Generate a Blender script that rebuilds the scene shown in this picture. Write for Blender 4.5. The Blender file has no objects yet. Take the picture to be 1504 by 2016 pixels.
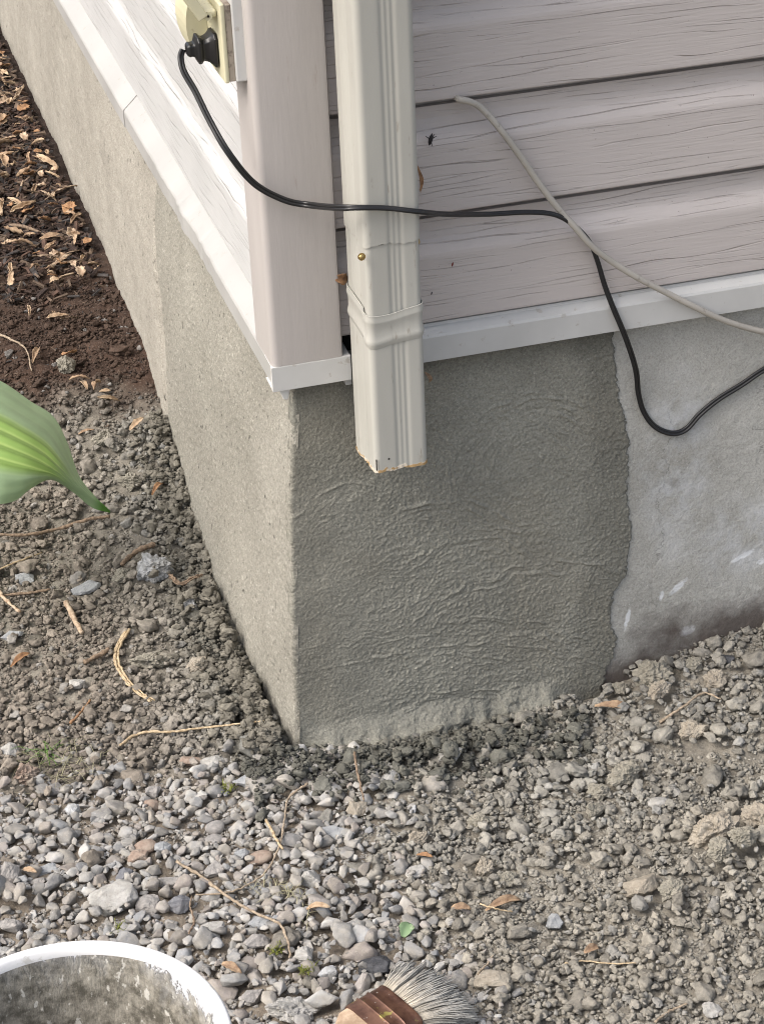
import bpy, math, random
import numpy as np
from mathutils import Matrix, Vector

# ------------------------------------------------------------------ camera, sky, sun, exposure
S = bpy.context.scene
COL = S.collection
CAM = np.array([-0.38943761, -1.85028819, 0.90615731])
PITCH, YAW, ROLL = 0.51771831, 1.31058624, -0.04650531
FPX = 4200.0                                   # focal length in pixels of the 1504 px wide photograph
_d = np.array([math.cos(PITCH)*math.cos(YAW), math.cos(PITCH)*math.sin(YAW), -math.sin(PITCH)])
_r = np.cross(_d, [0, 0, 1]); _r /= np.linalg.norm(_r); _u = np.cross(_r, _d)
_c, _s = math.cos(ROLL), math.sin(ROLL)
RX, UY = _c*_r + _s*_u, -_s*_r + _c*_u
cd = bpy.data.cameras.new('camera'); cam = bpy.data.objects.new('camera', cd); COL.objects.link(cam)
cam.matrix_world = Matrix(((RX[0], UY[0], -_d[0], CAM[0]), (RX[1], UY[1], -_d[1], CAM[1]),
                           (RX[2], UY[2], -_d[2], CAM[2]), (0, 0, 0, 1)))
cd.sensor_fit = 'HORIZONTAL'; cd.sensor_width = 36; cd.lens = 36*FPX/1504
cd.clip_start = 0.05; cd.clip_end = 500
S.camera = cam

SUN_EL, SUN_AZ = math.radians(50), math.radians(190)     # azimuth of the sun, counter-clockwise from +x
W = bpy.data.worlds.new('World'); S.world = W; W.use_nodes = True
wn = W.node_tree.nodes; wl = W.node_tree.links
sky = wn.new('ShaderNodeTexSky'); sky.sky_type = 'NISHITA'; sky.sun_disc = False
sky.sun_elevation = SUN_EL; sky.sun_rotation = math.radians(90) - SUN_AZ
sky.air_density = 1.0; sky.dust_density = 6.0; sky.ozone_density = 0.6
hs = wn.new('ShaderNodeHueSaturation'); hs.inputs['Saturation'].default_value = .62      # thin overcast
wl.new(sky.outputs[0], hs.inputs['Color']); wl.new(hs.outputs[0], wn['Background'].inputs[0]); wn['Background'].inputs[1].default_value = 0.15
sl = bpy.data.lights.new('sun', 'SUN'); sl.energy = .72; sl.angle = math.radians(30); sl.color = (1, .97, .93)
so = bpy.data.objects.new('sun', sl); COL.objects.link(so)
_sd = Vector((math.cos(SUN_EL)*math.cos(SUN_AZ), math.cos(SUN_EL)*math.sin(SUN_AZ), math.sin(SUN_EL)))
so.rotation_euler = _sd.to_track_quat('Z', 'Y').to_euler()
S.view_settings.view_transform = 'Standard'; S.view_settings.look = 'None'
S.view_settings.gamma = 1; S.view_settings.exposure = 0.88
S.cycles.filter_width = 1.05

rng = np.random.default_rng(7)
R = random.Random(7)

# ------------------------------------------------------------------ helpers
def ray(px, py):
    v = np.array([(px-752)/FPX, -(py-1008)/FPX, 1.0])
    return v[0]*RX + v[1]*UY + v[2]*_d
def at(px, py, axis, val):                     # the point of a world plane seen at a place of the photograph
    d = ray(px, py); return CAM + d*((val-CAM[axis])/d[axis])

def tag(o, label=None, cat=None, group=None, kind=None):
    if label: o['label'] = label
    if cat: o['category'] = cat
    if group: o['group'] = group
    if kind: o['kind'] = kind
    return o
def empty(name, loc, label, cat, group=None):
    o = bpy.data.objects.new(name, None); COL.objects.link(o); o.location = loc
    o.empty_display_size = .05
    return tag(o, label, cat, group)
def mesh_np(name, V, F, mat, parent=None, smooth=False, col=None, loc=None):
    """one mesh object from numpy verts and uniform faces (n x k) or a list of faces"""
    V = np.asarray(V, dtype=np.float32)
    me = bpy.data.meshes.new(name)
    if isinstance(F, np.ndarray):
        k = F.shape[1]; n = len(F)
        me.vertices.add(len(V)); me.vertices.foreach_set('co', V.ravel())
        me.loops.add(n*k); me.loops.foreach_set('vertex_index', F.astype(np.int32).ravel())
        me.polygons.add(n); me.polygons.foreach_set('loop_start', np.arange(0, n*k, k, dtype=np.int32))
        me.polygons.foreach_set('loop_total', np.full(n, k, dtype=np.int32))
        me.update(calc_edges=True)
    else:
        me.from_pydata(V.tolist(), [], F); me.update()
    me.polygons.foreach_set('use_smooth', np.full(len(me.polygons), smooth, dtype=bool))
    if col is not None:
        a = me.color_attributes.new('Col', 'FLOAT_COLOR', 'POINT')
        c4 = np.ones((len(V), 4), dtype=np.float32); c4[:, :3] = col
        a.data.foreach_set('color', c4.ravel())
    me.materials.append(mat)
    o = bpy.data.objects.new(name, me); COL.objects.link(o)
    if loc is not None: o.location = loc
    if parent: o.parent = parent
    return o
class MB:
    def __init__(s): s.V = []; s.F = []
    def add(s, V, F):
        b = len(s.V); s.V += [tuple(v) for v in V]; s.F += [tuple(b+i for i in f) for f in F]; return s
    def box(s, x0, x1, y0, y1, z0, z1):
        V = [(x0,y0,z0),(x1,y0,z0),(x1,y1,z0),(x0,y1,z0),(x0,y0,z1),(x1,y0,z1),(x1,y1,z1),(x0,y1,z1)]
        return s.add(V, [(0,3,2,1),(4,5,6,7),(0,1,5,4),(1,2,6,5),(2,3,7,6),(3,0,4,7)])
    def build(s, name, mat, parent=None, smooth=False, bevel=0, seg=2, solid=0, origin=None):
        V = np.array(s.V, float); loc = None
        if origin is not None: V = V - np.array(origin); loc = origin
        o = mesh_np(name, V, s.F, mat, parent, smooth, loc=loc)
        if solid:
            m = o.modifiers.new('s', 'SOLIDIFY'); m.thickness = solid; m.offset = 0
        if bevel:
            m = o.modifiers.new('b', 'BEVEL'); m.width = bevel; m.segments = seg; m.limit_method = 'ANGLE'
            m.angle_limit = math.radians(35)
            o.data.polygons.foreach_set('use_smooth', [True]*len(o.data.polygons))
            w = o.modifiers.new('w', 'WEIGHTED_NORMAL')
        return o

def _h(ix, iy, iz, seed):
    n = (ix.astype(np.int64)*374761393 + iy.astype(np.int64)*668265263 + iz.astype(np.int64)*2147483647 + seed*1274126177) & 0xffffffff
    n = ((n ^ (n >> 13))*1274126177) & 0xffffffff
    n = ((n ^ (n >> 16))*2246822519) & 0xffffffff
    return ((n ^ (n >> 15)) & 0xffff)/65535.0
def vnoise(x, y, z=None, seed=0):
    x = np.asarray(x, float); y = np.asarray(y, float); z = np.zeros_like(x) if z is None else np.asarray(z, float)+0*x
    ix, iy, iz = np.floor(x), np.floor(y), np.floor(z); fx, fy, fz = x-ix, y-iy, z-iz
    fx, fy, fz = [f*f*f*(f*(f*6-15)+10) for f in (fx, fy, fz)]
    ix, iy, iz = ix.astype(np.int64), iy.astype(np.int64), iz.astype(np.int64)
    r = 0
    for dx in (0, 1):
        for dy in (0, 1):
            for dz in (0, 1):
                r = r + _h(ix+dx, iy+dy, iz+dz, seed)*np.where(dx, fx, 1-fx)*np.where(dy, fy, 1-fy)*np.where(dz, fz, 1-fz)
    return r*2-1
def fbm(x, y, z=None, o=4, seed=0, g=.5):
    r = 0; a = 1; t = 0; f = 1
    for i in range(o):
        r = r + a*vnoise(x*f, y*f, None if z is None else z*f, seed+i*17); t += a; a *= g; f *= 2.03
    return r/t
def sst(x, a, b):
    t = np.clip((x-a)/(b-a), 0, 1); return t*t*(3-2*t)
def catmull(P, n=8):
    P = [np.array(p, float) for p in P]; Q = [2*P[0]-P[1]] + P + [2*P[-1]-P[-2]]; out = []
    for i in range(1, len(Q)-2):
        for k in range(n):
            t = k/n; a, b, c, d = Q[i-1:i+3]
            out.append(.5*((2*b)+(-a+c)*t+(2*a-5*b+4*c-d)*t*t+(-a+3*b-3*c+d)*t**3))
    out.append(P[-1]); return np.array(out)
def tube(P, rad, ns=8, cap=True, flat=1.0, up=None):
    P = np.array(P); n = len(P); rad = np.broadcast_to(np.asarray(rad, float), (n,))
    V = []; T = np.gradient(P, axis=0); T /= np.linalg.norm(T, axis=1)[:, None]+1e-12
    u = np.cross(T[0], [0.3, .5, .9] if up is None else up); u /= np.linalg.norm(u)
    for i in range(n):
        u = u - T[i]*(u@T[i]); u /= np.linalg.norm(u); w = np.cross(T[i], u)
        for k in range(ns):
            a = 2*math.pi*k/ns; V.append(P[i]+rad[i]*(math.cos(a)*u + flat*math.sin(a)*w))
    F = []
    for i in range(n-1):
        for k in range(ns):
            k2 = (k+1) % ns; F.append((i*ns+k, i*ns+k2, (i+1)*ns+k2, (i+1)*ns+k))
    if cap: F.append(tuple(range(ns))[::-1]); F.append(tuple((n-1)*ns+k for k in range(ns)))
    return V, F
def grid_faces(nu, nv, base=0):                # quads of a nu x nv lattice, index = i*nv + j
    i, j = np.meshgrid(np.arange(nu-1), np.arange(nv-1), indexing='ij')
    a = (i*nv+j).ravel()+base
    return np.stack([a, a+nv, a+nv+1, a+1], 1)

# ------------------------------------------------------------------ materials
MATS = {}
def mat(name, col, rough=.8, spec=.3, metal=0, coat=0):
    m = bpy.data.materials.new(name); m.use_nodes = True
    p = m.node_tree.nodes['Principled BSDF']
    p.inputs['Base Color'].default_value = (*col, 1); p.inputs['Roughness'].default_value = rough
    p.inputs['Specular IOR Level'].default_value = spec; p.inputs['Metallic'].default_value = metal
    p.inputs['Coat Weight'].default_value = coat
    MATS[name] = m; return m
class N:
    """small node-graph helper"""
    def __init__(s, m): s.m = m; s.t = m.node_tree; s.p = s.t.nodes['Principled BSDF']; s._co = None
    def new(s, k, **kw):
        n = s.t.nodes.new('ShaderNode'+k)
        for a, b in kw.items(): setattr(n, a, b)
        return n
    def co(s, scale=(1,1,1)):
        if s._co is None: s._co = s.new('TexCoord')
        mp = s.new('Mapping'); s.t.links.new(s._co.outputs['Object'], mp.inputs[0]); mp.inputs['Scale'].default_value = scale
        return mp.outputs[0]
    def link(s, a, b): s.t.links.new(a, b)
    def noise(s, scale, detail=4, rough=.6, vec=None, dist=0):
        n = s.new('TexNoise'); n.inputs['Scale'].default_value = scale; n.inputs['Detail'].default_value = detail
        n.inputs['Roughness'].default_value = rough; n.inputs['Distortion'].default_value = dist
        s.link(vec if vec is not None else s.co(), n.inputs['Vector']); return n.outputs['Fac']
    def voro(s, scale, vec=None, feature='F1'):
        n = s.new('TexVoronoi'); n.feature = feature; n.inputs['Scale'].default_value = scale
        s.link(vec if vec is not None else s.co(), n.inputs['Vector']); return n.outputs['Distance']
    def ramp(s, fac, pts):
        n = s.new('ValToRGB'); e = n.color_ramp.elements
        while len(e) < len(pts): e.new(.5)
        for q, (p, c) in zip(e, pts):
            q.position = p; q.color = (*c, 1) if isinstance(c, tuple) else (c, c, c, 1)
        s.link(fac, n.inputs[0]); return n.outputs[0]
    def math(s, op, a, b=None, clamp=False):
        n = s.new('Math', operation=op, use_clamp=clamp)
        for i, v in enumerate((a, b)):
            if v is None: continue
            if isinstance(v, (int, float)): n.inputs[i].default_value = v
            else: s.link(v, n.inputs[i])
        return n.outputs[0]
    def mix(s, fac, a, b, mode='MIX'):
        n = s.new('Mix', data_type='RGBA', blend_type=mode)
        for i, v in ((0, fac), (6, a), (7, b)):
            if isinstance(v, tuple): n.inputs[i].default_value = (*v, 1)
            elif isinstance(v, (int, float)): n.inputs[i].default_value = v if i == 0 else (v, v, v, 1)
            else: s.link(v, n.inputs[i])
        return n.outputs[2]
    def bump(s, h, dist, strength=1, prev=None):
        n = s.new('Bump'); n.inputs['Distance'].default_value = dist; n.inputs['Strength'].default_value = strength
        s.link(h, n.inputs['Height'])
        if prev is not None: s.link(prev, n.inputs['Normal'])
        return n.outputs[0]
    def out(s, col=None, bump=None, rough=None):
        if col is not None: s.link(col, s.p.inputs['Base Color'])
        if bump is not None: s.link(bump, s.p.inputs['Normal'])
        if rough is not None: s.link(rough, s.p.inputs['Roughness'])

def siding_mat(name, along, base, dirt):
    m = mat(name, base, .55, .35); g = N(m)
    sx = g.new('SeparateXYZ'); g.link(g.co(), sx.inputs[0])
    va = g.new('VectorMath', operation='ADD'); g.link(g.co(), va.inputs[0])
    def lines(freq, wsc, wamp, width, msc, m0, m1):
        w = g.noise(1.0, 3, .55, g.co(wsc))
        v = g.math('ADD', g.math('MULTIPLY', sx.outputs[2], freq), g.math('MULTIPLY', w, wamp))
        f = g.math('ABSOLUTE', g.math('SUBTRACT', g.math('FRACT', v), .5))
        l = g.ramp(f, [(0, 1.0), (width*.5, .8), (width, 0)])
        return g.math('MULTIPLY', l, g.ramp(g.noise(1.0, 3, .6, g.co(msc)), [(m0, 0), (m1, 1)]))
    line = g.math('MAXIMUM', lines(80, (2.0, 2.0, 16), 4.2, .045, (6, 6, 60), .47, .62), g.math('MULTIPLY', lines(170, (3, 3, 22), 5, .07, (8, 8, 80), .50, .62), .6))
    mp2 = g.new('Mapping'); g.link(g.co(), mp2.inputs[0]); mp2.inputs['Scale'].default_value = (22, 22, 420)
    n2 = g.noise(1.0, 3, .6, mp2.outputs[0])
    hgt = g.math('SUBTRACT', g.math('MULTIPLY', n2, .5), line)
    b = g.bump(hgt, .0011, 1)
    tone = g.mix(g.ramp(g.noise(5, 4, .6), [(.3, 0), (.7, 1)]), tuple(c*.93 for c in base), tuple(c*1.05 for c in base))
    tone = g.mix(g.math('MULTIPLY', line, dirt), tone, (.16, .12, .10))
    spots = g.ramp(g.noise(330, 2, .5), [(.73, 0), (.78, 1)])
    tone = g.mix(g.math('MULTIPLY', spots, .5), tone, (.08, .06, .05))
    g.out(tone, b, g.ramp(n2, [(.3, .42), (.7, .62)])); return m
M_sid = siding_mat('siding_vinyl', 'x', (.495, .455, .435), .24)
M_sidL = siding_mat('faded_siding_vinyl', 'y', (.47, .47, .465), .32)

def plain_mat(name, base, rough, dark=.9, bs=.0003, sc=60, stain=None, spec=.4, streak=(1,1,1)):
    m = mat(name, base, rough, spec); g = N(m)
    n = g.noise(sc, 4, .6, g.co(streak)); n2 = g.noise(9, 4, .6, g.co(streak))
    c = g.mix(g.ramp(n2, [(.35, 0), (.65, 1)]), tuple(v*dark for v in base), base)
    if stain:
        s = g.ramp(g.noise(stain[1], 5, .65, g.co(streak)), [(stain[2], 0), (stain[2]+.06, 1)])
        c = g.mix(g.math('MULTIPLY', s, stain[3]), c, stain[0])
    g.out(c, g.bump(n, bs, .8), g.ramp(n2, [(.3, rough*.8), (.7, min(1, rough*1.15))])); return m
M_post = plain_mat('corner_post_vinyl', (.425, .398, .380), .5, .92, .0005, 40, ((.3, .25, .22), 55, .66, .5), .4, (3, 3, .35))
M_trim = plain_mat('trim_aluminium', (.55, .55, .535), .5, .86, .0004, 50, ((.30, .26, .21), 75, .62, .5))
M_trimf = plain_mat('toned_down_trim', (.40, .395, .38), .5, .9, .0004, 50, ((.30, .26, .21), 60, .62, .5))  # stained trim, colour darkened to offset the strong light on the left side
M_spout = plain_mat('downspout_enamel', (.43, .425, .385), .5, .87, .0003, 45, ((.24, .21, .17), 110, .64, .6), .5, (1.5, 1.5, .3))
M_rust = plain_mat('rusty_edge', (.40, .27, .13), .8, .6, .001, 150, ((.62, .58, .5), 90, .5, .8))
M_yel = plain_mat('yellowed_plastic', (.60, .57, .40), .45, .9, .0003, 60, ((.30, .26, .17), 60, .62, .6))
M_blackp = mat('black_rubber', (.012, .012, .013), .38, .5)
M_coax = plain_mat('coax_jacket', (.46, .43, .38), .6, .75, .0003, 200, ((.2, .18, .15), 120, .6, .5))
M_dark = mat('dark_hole', (.015, .013, .012), .9)
M_brass = mat('screw_brass', (.42, .30, .12), .35, .5, .8)
M_caulk = mat('caulk', (.62, .62, .60), .6)

def parge_mat(name, base, tone2, fine=.0006, pits=True):
    m = mat(name, base, .85, .25); g = N(m)
    a = g.noise(7, 5, .6); c = g.mix(g.ramp(a, [(.32, 0), (.68, 1)]), tone2, base)
    f = g.noise(420, 3, .7); f2 = g.noise(160, 4, .65)
    c = g.mix(g.ramp(f, [(.34, 0), (.60, 1)]), g.mix(.36, c, (0, 0, 0)), c)  # ambient shade of the small hollows, put into the colour
    c = g.mix(g.ramp(g.noise(650, 2, .5), [(.64, 0), (.70, .35)]), c, (.60, .59, .52))
    sp = g.ramp(g.noise(300, 1, .5, g.co((1, 1, .6))), [(.66, 0), (.70, 1)])
    c = g.mix(g.math('MULTIPLY', sp, .3 if pits else .12), c, (.62, .60, .52))
    h = g.math('ADD', g.math('ADD', g.math('MULTIPLY', f, .5), f2), g.math('MULTIPLY', g.noise(900, 2, .6), .45))
    if pits:
        pt = g.ramp(g.noise(190, 2, .5, g.co((1, 1, .55))), [(.26, 0), (.33, 1)])
        c = g.mix(g.math('SUBTRACT', 1, pt), c, tuple(v*.35 for v in base))  # pits tinted dark so the colour carries their shade
        h = g.math('ADD', h, g.math('MULTIPLY', pt, 1.5))
    if not pits:
        a_ = g.new('Attribute', attribute_name='Col'); c = g.mix(1.0, c, a_.outputs['Color'], 'MULTIPLY')
    g.out(c, g.bump(h, fine, 1)); return m
M_parge = parge_mat('damp_parge', (.292, .288, .246), (.245, .241, .207), .0012, False)
M_pargeL = parge_mat('drying_parge', (.335, .320, .275), (.262, .250, .212), .0011, True)
M_oldL = parge_mat('old_parge', (.43, .405, .35), (.34, .318, .272), .0012, True)

def old_conc():
    m = mat('old_concrete', (.36, .36, .35), .85, .25); g = N(m)
    c = g.mix(g.ramp(g.noise(6, 5, .65), [(.35, 0), (.62, 1)]), (.37, .365, .335), (.50, .495, .465))
    f = g.noise(420, 4, .75); c = g.mix(g.ramp(f, [(.36, 0), (.56, 1)]), g.mix(.30, c, (.06, .06, .05)), c)
    c = g.mix(g.ramp(g.noise(620, 2, .5), [(.64, 0), (.70, .5)]), c, (.62, .62, .60))
    # hairline cracks
    vec = g.new('VectorMath', operation='ADD'); g.link(g.co((1, 1, .45)), vec.inputs[0])
    nz = g.new('TexNoise'); nz.inputs['Scale'].default_value = 22; nz.inputs['Detail'].default_value = 4
    sc = g.new('VectorMath', operation='SCALE'); g.link(nz.outputs['Color'], sc.inputs[0]); sc.inputs['Scale'].default_value = .05
    g.link(sc.outputs[0], vec.inputs[1])
    cr = g.ramp(g.voro(9, vec.outputs[0], 'DISTANCE_TO_EDGE'), [(0, 1), (.008, 0)])
    cr = g.math('MULTIPLY', cr, g.ramp(g.noise(8, 2, .5), [(.5, 0), (.62, .6)]))
    c = g.mix(cr, c, (.10, .10, .09))
    # whitish bloom and chalky paint scrapes, brown grime near the soil line
    co = g.co(); sx = g.new('SeparateXYZ'); g.link(co, sx.inputs[0])
    def blob(x, z, rx, rz):
        a = g.math('DIVIDE', g.math('SUBTRACT', sx.outputs[0], x), rx); b = g.math('DIVIDE', g.math('SUBTRACT', sx.outputs[2], z), rz)
        d = g.math('ADD', g.math('MULTIPLY', a, a), g.math('MULTIPLY', b, b)); return g.math('SUBTRACT', 1, d, True)
    bl = g.math('ADD', blob(.435, -.20, .05, .13), blob(.52, -.30, .07, .07))
    bl = g.math('MULTIPLY', bl, g.ramp(g.noise(24, 5, .7), [(.40, 0), (.65, 1)]))
    c = g.mix(g.math('MULTIPLY', bl, .55), c, (.60, .63, .68))
    for (px, py, L, T_, ang) in ((1234, 1218, .022, .004, 1.35), (1335, 1155, .020, .006, .7), (1302, 1172, .010, .004, 1.3), (1462, 1096, .022, .005, .35), (1502, 1104, .012, .006, .3), (1352, 1240, .014, .010, .2)):
        p = at(px, py, 1, 0); ca, sa = math.cos(ang), math.sin(ang)
        dx_, dz_ = g.math('SUBTRACT', sx.outputs[0], float(p[0])), g.math('SUBTRACT', sx.outputs[2], float(p[2]))
        a = g.math('DIVIDE', g.math('ADD', g.math('MULTIPLY', dx_, ca), g.math('MULTIPLY', dz_, sa)), L); b = g.math('DIVIDE', g.math('SUBTRACT', g.math('MULTIPLY', dz_, ca), g.math('MULTIPLY', dx_, sa)), T_)
        k_ = g.math('SUBTRACT', 1.0, g.math('ADD', g.math('MULTIPLY', a, a), g.math('MULTIPLY', b, b)), True)
        k_ = g.ramp(g.math('MULTIPLY', k_, g.noise(140, 4, .7)), [(.22, 0), (.40, .85)])
        c = g.mix(k_, c, (.72, .74, .76))
    kk = g.math('SUBTRACT', g.math('SUBTRACT', -.378, sx.outputs[2]), g.math('MULTIPLY', g.math('SUBTRACT', g.noise(13, 5, .65), .5), .16))
    kk = g.math('ADD', kk, g.math('MULTIPLY', g.math('SUBTRACT', sx.outputs[0], .38), .16))
    c = g.mix(g.math('MULTIPLY', g.math('MULTIPLY', kk, 19, True), .88), c, (.075, .058, .050))
    sp_ = g.ramp(g.noise(20, 4, .6), [(.66, 0), (.72, .5)]); c = g.mix(sp_, c, (.16, .15, .12))
    g.out(c, g.bump(g.math('ADD', f, g.noise(120, 4, .6)), .0012, 1)); return m
M_old = old_conc()

def attr_mat(name, rough=.85, var=(.72, 1.12), bs=.0008, sc=260, speck=.25, dusty=0):
    m = mat(name, (.3, .3, .3), rough, .25); g = N(m)
    a = g.new('Attribute', attribute_name='Col')
    n = g.noise(sc, 4, .65); n2 = g.noise(sc*.3, 4, .6)
    k = g.ramp(n2, [(.3, var[0]), (.7, var[1])])
    c = g.mix(1.0, a.outputs['Color'], k, 'MULTIPLY')
    s = g.ramp(g.noise(sc*2.4, 2, .5), [(.63, 0), (.70, 1)]); c = g.mix(g.math('MULTIPLY', s, speck), c, (.62, .60, .55))
    if dusty:
        c = g.mix(g.math('MULTIPLY', g.ramp(g.noise(sc*.22, 5, .7), [(.42, 0), (.62, 1)]), dusty), c, (.40, .36, .29))
    g.out(c, g.bump(g.math('ADD', n, n2), bs, 1)); return m
M_gravel = attr_mat('gravel_stone', .8, (.72, 1.14), .0010, 260, .18, .35)
M_clod = attr_mat('soil_clod', .95, (.62, 1.12), .0014, 330, .12)
M_chip = attr_mat('mulch_chip', .9, (.6, 1.2), .001, 300, .03)
M_soil = attr_mat('soil', .96, (.55, 1.15), .0022, 240, .15)

def own_rock_mat(name, base, second, bs=.0009, sc=160, f=.5, rough=.85):
    if name in MATS: return MATS[name]
    m = mat(name, base, rough, .25); g = N(m)
    c = g.mix(g.ramp(g.noise(sc*.35, 5, .65), [(f-.1, 0), (f+.1, 1)]), base, second)
    n = g.noise(sc, 4, .7); c = g.mix(g.ramp(n, [(.3, .35), (.5, 0)]), c, tuple(v*.4 for v in base))
    g.out(c, g.bump(g.math('ADD', n, g.noise(sc*3, 3, .6)), bs, 1)); return m

def wood_mat(name, base, dark, sc=90, along=(1, 1, 1)):
    m = mat(name, base, .8, .25); g = N(m)
    n = g.noise(sc, 5, .65, g.co(along)); c = g.mix(g.ramp(n, [(.38, 0), (.6, 1)]), dark, base)
    g.out(c, g.bump(n, .001, 1)); return m
M_straw = wood_mat('straw_fibre', (.52, .42, .28), (.30, .22, .13), 260)
M_root = wood_mat('root_bark', (.27, .20, .14), (.12, .085, .06), 260)
M_rootl = wood_mat('pale_root', (.38, .31, .23), (.20, .155, .11), 260)
M_cut = wood_mat('cut_stick_bark', (.50, .40, .29), (.27, .18, .12), 200)
M_leafd = wood_mat('dead_leaf_tan', (.40, .29, .19), (.22, .145, .095), 120)
M_leafp = wood_mat('dead_leaf_pale', (.50, .39, .27), (.32, .22, .14), 120)
M_leafo = wood_mat('dead_leaf_orange', (.36, .21, .11), (.20, .11, .06), 120)

# ------------------------------------------------------------------ the ground
def gz(x, y):
    x = np.asarray(x, float); y = np.asarray(y, float)
    z = -.462 + 0*x
    z = z + .095*sst(y + .25*x, .45, .95)                                   # up to the mulch bed
    z = z + .050*sst(x, .30, .60)*sst(y, -.35, .0)                          # banked soil along the right wall
    z = z + .012*np.exp(-((x-.33)**2/.02 + (y+.27)**2/.015))
    z = z - .012*np.exp(-((x-.34)**2/.0012 + (y-.0)**2/.003))               # small hollow at the patch's end
    z = z - .010*sst(-y, .1, .5)*sst(-x, -.1, .3)
    z = z + .010*fbm(x*5, y*5, seed=3, o=3) + .006*fbm(x*18, y*18, seed=5, o=3)
    return z
def zone(x, y):
    """weights of gravel, wet clods, brown soil, mulch at a place (the rest is dry tan clods)"""
    w = fbm(x*9, y*9, seed=21, o=3)*.05
    grav = sst(-(x*1.0) + w, -.10, .02)*sst(-(y + .18*x) + w, -.02, .09)
    wetr = (1-sst(-y + w*.6, .035, .085))*sst(x, -.05, .0)*(1-sst(x + w, .22, .30))*(y < .02)
    wetl = (1-sst(-x + w*.5, .05, .11))*(1-sst(y, .35, .6))*(y > -.07)*(x < .01)
    wet = np.maximum(wetr, wetl)
    brown = sst(y + w*1.5 + .2*x, .72, .84); mulch = sst(y + w*2, 1.20, 1.34)
    return grav, wet, brown, mulch

def ax(lo, hi, st, ext):
    c = list(np.arange(lo, hi+1e-9, st)); s = st
    a = []; v = lo
    while v > -ext: s *= 1.35; v -= s; a.append(v)
    b = []; v = hi; s = st
    while v < ext: s *= 1.35; v += s; b.append(v)
    return np.array(a[::-1]+c+b)
gxs = np.unique(np.concatenate([ax(-.72, .72, .0045, 120)])); gys = ax(-.75, 3.0, .006, 120)
GX, GY = np.meshgrid(gxs, gys, indexing='ij')
near = (1-sst(np.abs(GX), 1.5, 3))*(1-sst(np.abs(GY-1), 3, 5))
GZ = gz(GX, GY)*near + (-.45)*(1-near) + near*(.0045*fbm(GX*70, GY*70, seed=9, o=4) + .002*np.abs(fbm(GX*200, GY*200, seed=12, o=2)))
g_, w_, b_, m_ = zone(GX, GY)
def mixc(c, k, d): return c*(1-k[..., None]) + np.array(d)*k[..., None]
gc = np.ones(GX.shape+(3,))*np.array([.225, .206, .172])
gc = mixc(gc, g_, (.20, .17, .135)); gc = mixc(gc, w_, (.085, .082, .070)); gc = mixc(gc, b_, (.060, .037, .026)); gc = mixc(gc, m_, (.035, .023, .018))
gc *= (1+.25*fbm(GX*14, GY*14, seed=31))[..., None]
ground = mesh_np('ground', np.stack([GX, GY, GZ], -1).reshape(-1, 3), grid_faces(len(gxs), len(gys)), M_soil, smooth=True, col=gc.reshape(-1, 3))
tag(ground, kind='structure')

# height map that stones come to rest on
HS = .0025; HX0, HX1, HY0, HY1 = -1.0, .95, -.95, 3.2
hx = np.arange(HX0, HX1, HS); hy = np.arange(HY0, HY1, HS)
HM = gz(*np.meshgrid(hx, hy, indexing='ij'))
HB = HM.copy()
def hidx(x, y): return int((x-HX0)/HS), int((y-HY0)/HS)
def htop(x, y, r=.004):
    i, j = hidx(x, y); k = max(1, int(r/HS))
    return float(HM[max(i-k,0):i+k+1, max(j-k,0):j+k+1].max())
def settle(x, y, r, flat, sink=.42):
    i, j = hidx(x, y); k = max(1, int(r/HS*.9))
    sub = HM[i-k:i+k+1, j-k:j+k+1]
    zc = float(sub.mean())*.6 + float(sub.max())*.4 + r*flat*(1-sink*2*.7)
    ii, jj = np.meshgrid(np.arange(-k, k+1), np.arange(-k, k+1), indexing='ij')
    d2 = (ii*ii+jj*jj)*(HS/(r*.95))**2
    np.maximum(sub, np.where(d2 < 1, zc + r*flat*np.sqrt(np.maximum(0, 1-d2))*.85, -9), out=sub)
    return zc

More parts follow.
